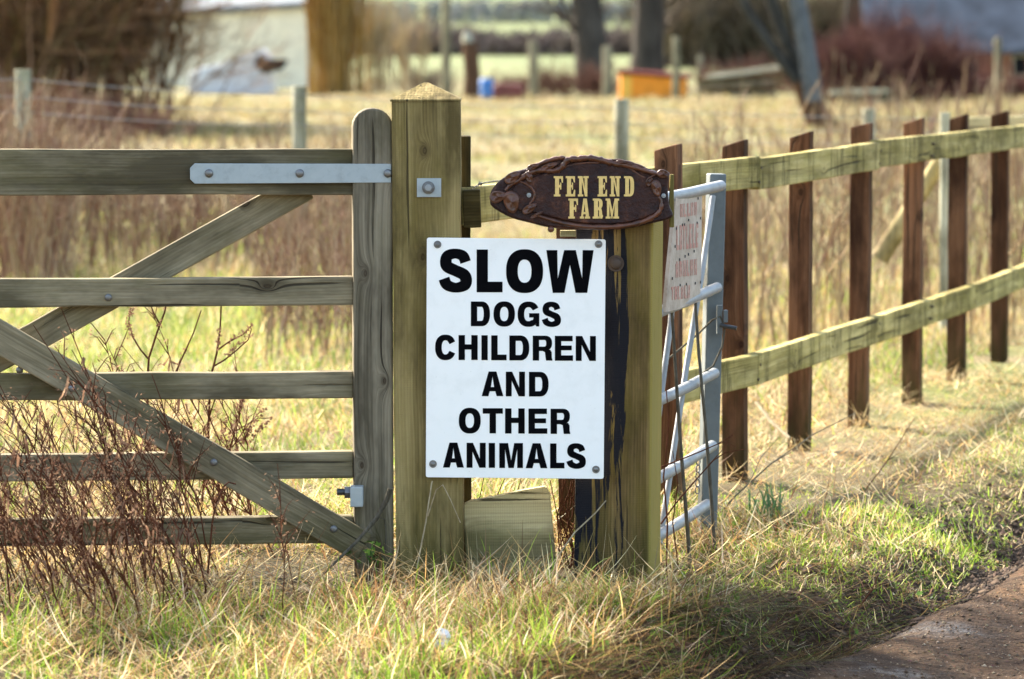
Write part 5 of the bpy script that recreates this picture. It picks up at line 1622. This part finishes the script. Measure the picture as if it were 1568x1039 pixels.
d = 90
tp = thing('sheeted_heap', 'low white sheeted heap with a dark open end before the cream shed', 'heap', (px_x(360, d), d, gz(px_x(360, d), d)))
ol = [(288, 145), (290, 112), (305, 104), (340, 97), (385, 80), (400, 74), (412, 90), (418, 145)]
def prism_px(ol, d, depth):
    n_ = len(ol); f_ = [at(x, y, d) for x, y in ol]; b_ = [p + Vector((0, depth, 0)) for p in f_]
    return f_ + b_, [tuple(range(n_)), tuple(range(2 * n_ - 1, n_ - 1, -1))] + [((i + 1) % n_, i, n_ + i, n_ + (i + 1) % n_) for i in range(n_)]
mb = MB(); mb.add(*prism_px(ol, d, 1.6)); o = mb.build('sheet', tarp, tp, at(288, 145, d), bevel=.05)
mb = MB(); mb.add(*prism_px([(388, 99), (398, 82), (406, 90), (440, 91), (430, 106), (405, 112)], d - .08, .9)); mb.build('opening', dark, tp, at(392, 118, d), bevel=.02)

def bush(name, label, cat, px, d, H, spread_r, n0, kids, pal, r0=.02, group=None, spread=.5, up=.2, upright=.5, crownmat='weed', trunk_mat='twig_brown', lf=.6):
    x = px_x(px, d); zb = gz(x, d)
    root = thing(name, label, cat, (x, d, zb), group)
    P = np.stack([x + RNG.normal(0, spread_r * .35, n0), d + RNG.normal(0, spread_r * .35, n0), np.full(n0, zb)], 1)
    D = np.stack([RNG.normal(0, upright, n0), RNG.normal(0, upright, n0), np.ones(n0)], 1); D /= np.linalg.norm(D, axis=1, keepdims=True)
    L = RNG.uniform(.55, 1.0, n0) * H * .62; R = np.full(n0, r0)
    sticks('trunk', P, D, L, R, colours(n0, pal), M[crownmat], root, .6)
    Pc, Dc, Lc, Rc = branch(P, D, L, R, len(kids), kids, spread, up, lf, .58, keep0=False)
    k = Pc[:, 2] + Dc[:, 2] * Lc > zb + .02
    sticks('crown', Pc[k], Dc[k], Lc[k], Rc[k], colours(int(k.sum()), pal), M[crownmat], root)
    return root
PB = [(.24, .125, .065), (.17, .09, .05), (.30, .175, .095), (.36, .20, .095), (.20, .15, .06), (.11, .065, .04)]
PR = [(.15, .070, .052), (.20, .10, .074), (.10, .045, .036), (.26, .15, .10)]
PRD = [(.12, .048, .042), (.16, .068, .055), (.07, .030, .029), (.20, .105, .08)]
PG = [(.34, .20, .055), (.42, .26, .08), (.26, .14, .04), (.48, .33, .13)]
PT = [(.46, .36, .22), (.52, .42, .27), (.38, .28, .16)]
PY = [(.15, .12, .095), (.20, .16, .125), (.11, .085, .065), (.17, .12, .085)]
for k, (px, d, H, nn_) in enumerate(((-110, 57, 5.0, 42), (20, 55, 4.6, 40), (95, 59, 4.8, 40), (170, 57, 4.2, 34))):
    bush('bare_shrub', 'tall bare brown shrub in the dense thicket at the upper left', 'shrub', px, d, H, 1.3, nn_, (7, 6, 4), PB, .032, 'brown shrubs of the upper left thicket', upright=.33)
bush('bare_shrub', 'sparse bare shrub whose twigs cross the left end of the cream shed', 'shrub', 232, 58, 3.0, .8, 12, (5, 5, 4), PB, .024, upright=.42)
bush('bare_shrub', 'thin straggling shrub whose twigs reach furthest right over the shed', 'shrub', 292, 60, 2.6, .6, 4, (4, 5, 4), PB, .016, upright=.55)
for k, (px, d, H) in enumerate(((90, 50, 1.1), (150, 52, .9), (215, 50, .75))):
    bush('bramble_bush', 'low reddish bramble at the foot of the upper left thicket', 'bush', px, d, H, .9, 45, (5, 4), PR, .010, 'low brambles at the foot of the thicket', upright=.6)
bush('golden_hedge', 'tall golden brown overgrown bush right of the cream shed', 'bush', 512, 88, 4.2, .75, 120, (8, 5), PG, .028, upright=.035, spread=.16, lf=.4)
bush('reed_clump', 'pale tan clump of tall dead stems beside the golden brown bush', 'reeds', 572, 90, 3.2, .55, 34, (5, 4), PT, .022, upright=.12, spread=.22)
bush('reed_clump', 'thinner pale clump of tall dead stems left of the wooden pole', 'reeds', 628, 92, 2.6, .5, 20, (5, 4), PT, .020, upright=.14, spread=.25)
for k, (px, d, H, lab) in enumerate(((655, 93, .75, 'small greyish bush between the pole and the pale stems'), (780, 86, .75, 'low rusty bramble behind the blue drum'), (850, 87, .95, 'rusty bramble between the two pale far posts'), (915, 86, .95, 'rusty bramble left of the orange hutch'), (1095, 90, 1.0, 'rusty bramble behind the left half of the sloping plank pile'), (1165, 90, 1.1, 'rusty bramble behind the right half of the sloping plank pile'), (1225, 88, .9, 'rusty bramble just left of the willow foot'))):
    bush('bramble_bush', lab, 'bush', px, d, H, .9, 70, (6, 4), PR if k else PY, .012, upright=.55)
for k, (px, d, H, lab) in enumerate(((1300, 78, 1.75, 'dark red-brown bush in front of the left end of the slate roof'), (1358, 80, 2.15, 'tallest red-brown bush below the slate roof'), (1418, 79, 1.75, 'dark red-brown bush right of the tallest one'), (1490, 82, .6, 'low dark bush against the brick outbuilding wall'), (1580, 82, .6, 'low dark bush at the right end of the outbuilding wall'))[:5]):
    bush('red_bush', lab, 'bush', px, d, H, .85, 120, (8, 6), PRD, .014, upright=.42)

# wooden pole and the small things round it
def fpost(name, label, cat, px, d, yt, wpx, mat, group=None):
    x = px_x(px, d); r_ = wpx / 2 / F_PX * d
    a_, b_ = Vector((x, d, gz(x, d) - .1)), Vector((x, d, zat(yt, d)))
    mb = MB(); mb.tube([a_, a_.lerp(b_, .5) + Vector((r_ * .15, 0, 0)), b_], [r_ * 1.05, r_, r_ * .93], 12)
    return tag(mb.build(name, mat, None, a_, bevel=min(.02, r_ * .3)), label, cat, group)
fpost('wooden_pole', 'tall pale wooden pole rising out of the top of the photo', 'pole', 683, 84, -190, 14, M['farpost'])
fpost('wooden_post', 'pale far post behind the rusty brambles', 'post', 816, 84, 62, 15, M['farpost'])
fpost('wooden_post', 'pale leaning far post left of the orange hutch', 'post', 929, 85, 70, 15, M['farpost'])
fpost('wooden_post', 'thin far post standing in front of the orange hutch', 'post', 1034, 78, 56, 12, M['farpost'])
fpost('wooden_post', 'thin far post at the right edge in front of the brick wall', 'post', 1525, 62, 58, 12, M['farpost'])
fpost('wooden_post', 'short far post just right of the orange hutch roof', 'post', 1072, 92, 84, 11, M['farpost'])
x = px_x(722, 82); stp = thing('tree_stump', 'dark tall stump with a pale broken top beside the blue drum', 'stump', (x, 82, gz(x, 82)))
mb = MB(); mb.tube([Vector((x, 82, -.1)), Vector((x + .02, 82, .5)), Vector((x - .02, 82, 1.0)), Vector((x - .03, 82, 1.2))], [.21, .17, .17, .15], 11); mb.build('trunk', M['bark_brown'], stp, (x, 82, 0))
mb = MB(); mb.tube([Vector((x - .06, 82, 1.15)), Vector((x - .10, 82, 1.34)), Vector((x - .12, 82, 1.42))], [.12, .10, .03], 9); mb.build('broken_top', M['pale'], stp, (x, 82, 1.2))
x = px_x(745, 80); mb = MB()
prof = [(0, .125), (.02, .14), (.14, .14), (.15, .148), (.17, .148), (.18, .14), (.30, .14), (.31, .148), (.33, .148), (.34, .14), (.44, .14), (.46, .12)]
mb.tube([Vector((x, 80, gz(x, 80) + a)) for a, b in prof], [b for a, b in prof], 18)
tag(mb.build('blue_drum', bluep, None, (x, 80, 0)), 'small bright blue drum at the far edge of the field', 'drum')
x = px_x(778, 80.5); mb = MB(); mb.add(*prism_px([(757, 152), (754, 133), (762, 127), (798, 129), (803, 136), (799, 152)], 80.5, .5))
tag(mb.build('red_crate', redp, None, (x, 80.5, 0), bevel=.03), 'low red crate lying beside the blue drum', 'crate')
# orange hutch with dark red roof
d = 79.5; hu = thing('hutch', 'bright orange wooden hutch with dark red roof at the far edge of the field', 'hutch', (px_x(1000, d), d, gz(px_x(1000, d), d)))
mb = MB(); mb.add(*prism_px([(950, 153), (950, 113), (1052, 120), (1052, 153)], d, .9)); mb.build('body', orange, hu, (px_x(1000, d), d, 0), bevel=.01)
mb = MB(); 
a_, b_, c_, e_ = at(944, 112, d - .06), at(1058, 121, d - .06), at(1056, 116, d + .95), at(948, 108, d + .95)
mb.add([a_, b_, c_, e_] + [p + Vector((0, 0, .05)) for p in (a_, b_, c_, e_)], [(3, 2, 1, 0), (4, 5, 6, 7), (0, 1, 5, 4), (1, 2, 6, 5), (2, 3, 7, 6), (3, 0, 4, 7)]); mb.build('roof', maroon, hu, a_)
mb = MB(); mb.add(*prism_px([(952, 151), (952, 117), (967, 118), (967, 151)], d - .03, .028)); mb.build('door', plain('yellow_paint', (.75, .42, .06), .6), hu, a_)
# timber piles
def pile(label, px0, px1, d, rows, seed):
    r_ = random.Random(seed); x0, x1 = px_x(px0, d), px_x(px1, d)
    root = thing('timber_pile', label, 'timber', ((x0 + x1) / 2, d, gz((x0 + x1) / 2, d)))
    for k in range(rows):
        z_ = .05 + .095 * k
        for j in range(2):
            a_ = Vector((x0 + r_.uniform(0, .3), d + .25 * j, z_ + r_.uniform(-.02, .02))); b_ = Vector((x1 - r_.uniform(0, .3), d + .25 * j + r_.uniform(-.1, .1), z_ + r_.uniform(0, .05) + (.25 * k / rows if px0 < 1100 else 0)))
            beam('plank', a_, b_, .075, .2, (M['pale'] if k == rows - 1 else M['board'] if j else M['farpost']) if k % 2 == 0 else M['darkpost'], root, bevel=.006)
    return root
pile('sloping pile of weathered planks right of the orange hutch', 1066, 1205, 83, 5, 1)
pile('low pile of pale planks in front of the red-brown bushes', 1268, 1372, 76, 3, 2)

# outbuilding with the slate roof
d = 92; ob_ = thing('outbuilding', 'low brick outbuilding with a broad blue-grey slate roof at the upper right', 'building', (px_x(1500, d), d, 0))
xl, xr = px_x(1335, d), px_x(1900, d)
ze = zat(78, d)
mb = MB(); mb.box(((xl + xr) / 2, d + 3, ze / 2 - .1), (xr - xl - .3, 6, ze + .2)); mb.build('wall', brick, ob_, (xl, d, 0))
mb = MB(); a0 = Vector((xl - .2, d - .35, ze - .05)); a1 = Vector((xr + .2, d - .35, ze - .05)); r0 = Vector((xl - .2, d + 3, ze + 3.0)); r1 = Vector((xr + .2, d + 3, ze + 3.0)); e0 = Vector((xl - .2, d + 6.4, ze - .05)); e1 = Vector((xr + .2, d + 6.4, ze - .05))
up_ = Vector((0, 0, .09))
mb.add([a0, a1, r1, r0, e0, e1] + [p + up_ for p in (a0, a1, r1, r0, e0, e1)], [(6, 7, 8, 9), (9, 8, 11, 10), (0, 3, 2, 1), (3, 4, 5, 2), (0, 1, 7, 6), (4, 10, 11, 5), (0, 6, 9, 3), (3, 9, 10, 4), (1, 2, 8, 7), (2, 5, 11, 8)]); mb.build('roof', slate, ob_, a0)
for k in range(3):
    cxw = px_x(1475 + 90 * k, d); mb = MB(); mb.box((cxw, d - .01, .62), (.55, .06, .5)); wi = mb.build('window', M['pale'], ob_, (cxw, d, .6))
    mb = MB(); mb.box((cxw, d - .045, .62), (.46, .02, .41)); mb.build('pane', dark, wi, (cxw, d, .6))

# leaning willow with three stems
d = 57; x0 = px_x(1252, d)
wl = thing('leaning_willow', 'grey willow of three stems leaning left out of one dark foot', 'tree', (x0, d, gz(x0, d)))
def pth(pp, dd): return [at(x, y, dd) for x, y in pp]
mb = MB(); mb.tube(pth([(1265, 205), (1252, 180), (1240, 150), (1226, 122)], d), [.26, .20, .185, .15], 12); mb.build('trunk', M['bark_brown'], wl, at(1252, 195, d))
stems = [(pth([(1238, 145), (1212, 112), (1180, 70), (1150, 25), (1120, -30), (1080, -110), (1050, -190)], d), [.095, .09, .08, .078, .07, .06, .05]),
         (pth([(1240, 145), (1222, 105), (1200, 55), (1182, 5), (1165, -60), (1150, -150)], d + .1), [.10, .095, .09, .085, .07, .05]),
         (pth([(1246, 155), (1240, 110), (1232, 60), (1222, 5), (1210, -70), (1205, -180)], d - .12), [.145, .14, .135, .125, .10, .06])]
cp, cd, cl = [], [], []
for k_, (P, R) in enumerate(stems):
    mb = MB(); mb.tube(P, R, 12); mb.build('stem', M['bark_blue'] if k_ == 2 else M['bark_willow'], wl, P[0])
    for i in range(3, len(P) - 1):
        for k in range(3):
            cp.append(P[i].lerp(P[i + 1], random.random())); cd.append((random.uniform(-.8, .8), random.uniform(-.6, .6), 1.0)); cl.append(random.uniform(.8, 1.5))
cp = np.array([tuple(p) for p in cp]); cd = np.array(cd); cd /= np.linalg.norm(cd, axis=1, keepdims=True)
Pc, Dc, Lc, Rc = branch(cp, cd, np.array(cl), np.full(len(cl), .03), 2, (5, 4), .5, .2, .6, .5)
sticks('crown', Pc, Dc, Lc, Rc, colours(len(Pc), PY), M['weed'], wl)

# big grey field trees behind the hutch
def big_tree(label, px, d, rpx, lean, limbs, seed, pal=PY):
    r_ = random.Random(seed); x = px_x(px, d); zb = gz(x, d)
    root = thing('field_tree', label, 'tree', (x, d, zb))
    rad = rpx / 2 / F_PX * d
    P = [Vector((x + lean * t * 5, d, zb - .1 + t * 5)) for t in np.linspace(0, 1, 6)]
    mb = MB(); mb.tube(P, [rad * 1.25, rad, rad * .92, rad * .85, rad * .7, rad * .5], 12); mb.build('trunk', M['bark_grey'], root, P[0])
    cp, cd, cl = [], [], []
    for (z0, dx, ln) in limbs:
        cp.append((x + lean * z0, d + r_.uniform(-.1, .1), zb + z0)); cd.append((dx * .7, r_.uniform(-.4, .4), r_.uniform(1.0, 1.7))); cl.append(ln)
    cp, cd = np.array(cp), np.array(cd); cd /= np.linalg.norm(cd, axis=1, keepdims=True)
    sticks('limb', cp, cd, np.array(cl), np.full(len(cl), rad * .20), colours(len(cl), pal), M['weed'], root)
    Pc, Dc, Lc, Rc = branch(cp, cd, np.array(cl), np.full(len(cl), rad * .17), 3, (5, 5, 5), .48, .0, .62, .45, keep0=False)
    k = Pc[:, 2] > zb + .1
    sticks('crown', Pc[k], Dc[k], Lc[k], Rc[k], colours(int(k.sum()), pal), M['weed'], root)
    return root
big_tree('large bare grey tree with limbs sweeping left, behind the rusty brambles', 912, 94, 52, -.10, [(.9, -1.1, 2.6), (1.3, -.8, 2.8), (1.1, -1.4, 2.4), (1.5, -.5, 2.4), (1.6, .6, 1.8), (1.2, .5, 1.5), (.8, -.9, 1.8)], 1)
big_tree('large bare grey tree with a thick upright trunk above the orange hutch', 990, 96, 50, .03, [(1.2, .8, 2.2), (1.5, -.6, 1.8), (1.4, 1.0, 2.4), (1.0, 1.2, 1.9), (1.8, .4, 2)], 2)

# distant hedges on the rising fields
def hedge(label, px0, px1, d, h, pal, n, r_):
    px = RNG.uniform(px0, px1, n); dd = d + RNG.normal(0, 1.2, n)
    x = (px - CX) / F_PX * dd
    P = np.stack([x, dd, ground_z(x, dd)], 1)
    D = np.stack([RNG.normal(0, .3, n), RNG.normal(0, .3, n), np.ones(n)], 1); D /= np.linalg.norm(D, axis=1, keepdims=True)
    hh = h * (1 + .3 * vnoise(x, dd, .25, 81)) * RNG.uniform(.5, .8, n)
    P, D, L, R = branch(P, D, hh, np.full(n, r_), 2, (5, 4), .5, .1, .55, .7)
    o = sticks('hedge', P, D, L, R, colours(len(P), pal), M['weed'])
    return tag(o, label, 'hedge')
hedge('far grey-brown hedge between the pale stems and the big grey trees', 480, 1010, 185, 1.35, [(.17, .13, .12), (.22, .17, .15), (.13, .10, .09)], 900, .05)
hedge('tall far brown hedge behind the willow', 1000, 1420, 150, 3.4, [(.16, .12, .075), (.21, .155, .10), (.12, .095, .065)], 800, .05)
hedge('far brown hedge behind the cream shed', -300, 480, 150, 4.0, [(.16, .10, .06), (.20, .13, .08), (.11, .075, .05)], 700, .05)
hedge('farthest pale grey hedge along the top of the fields', 430, 1100, 265, 1.6, [(.30, .31, .30), (.25, .27, .27)], 500, .07)
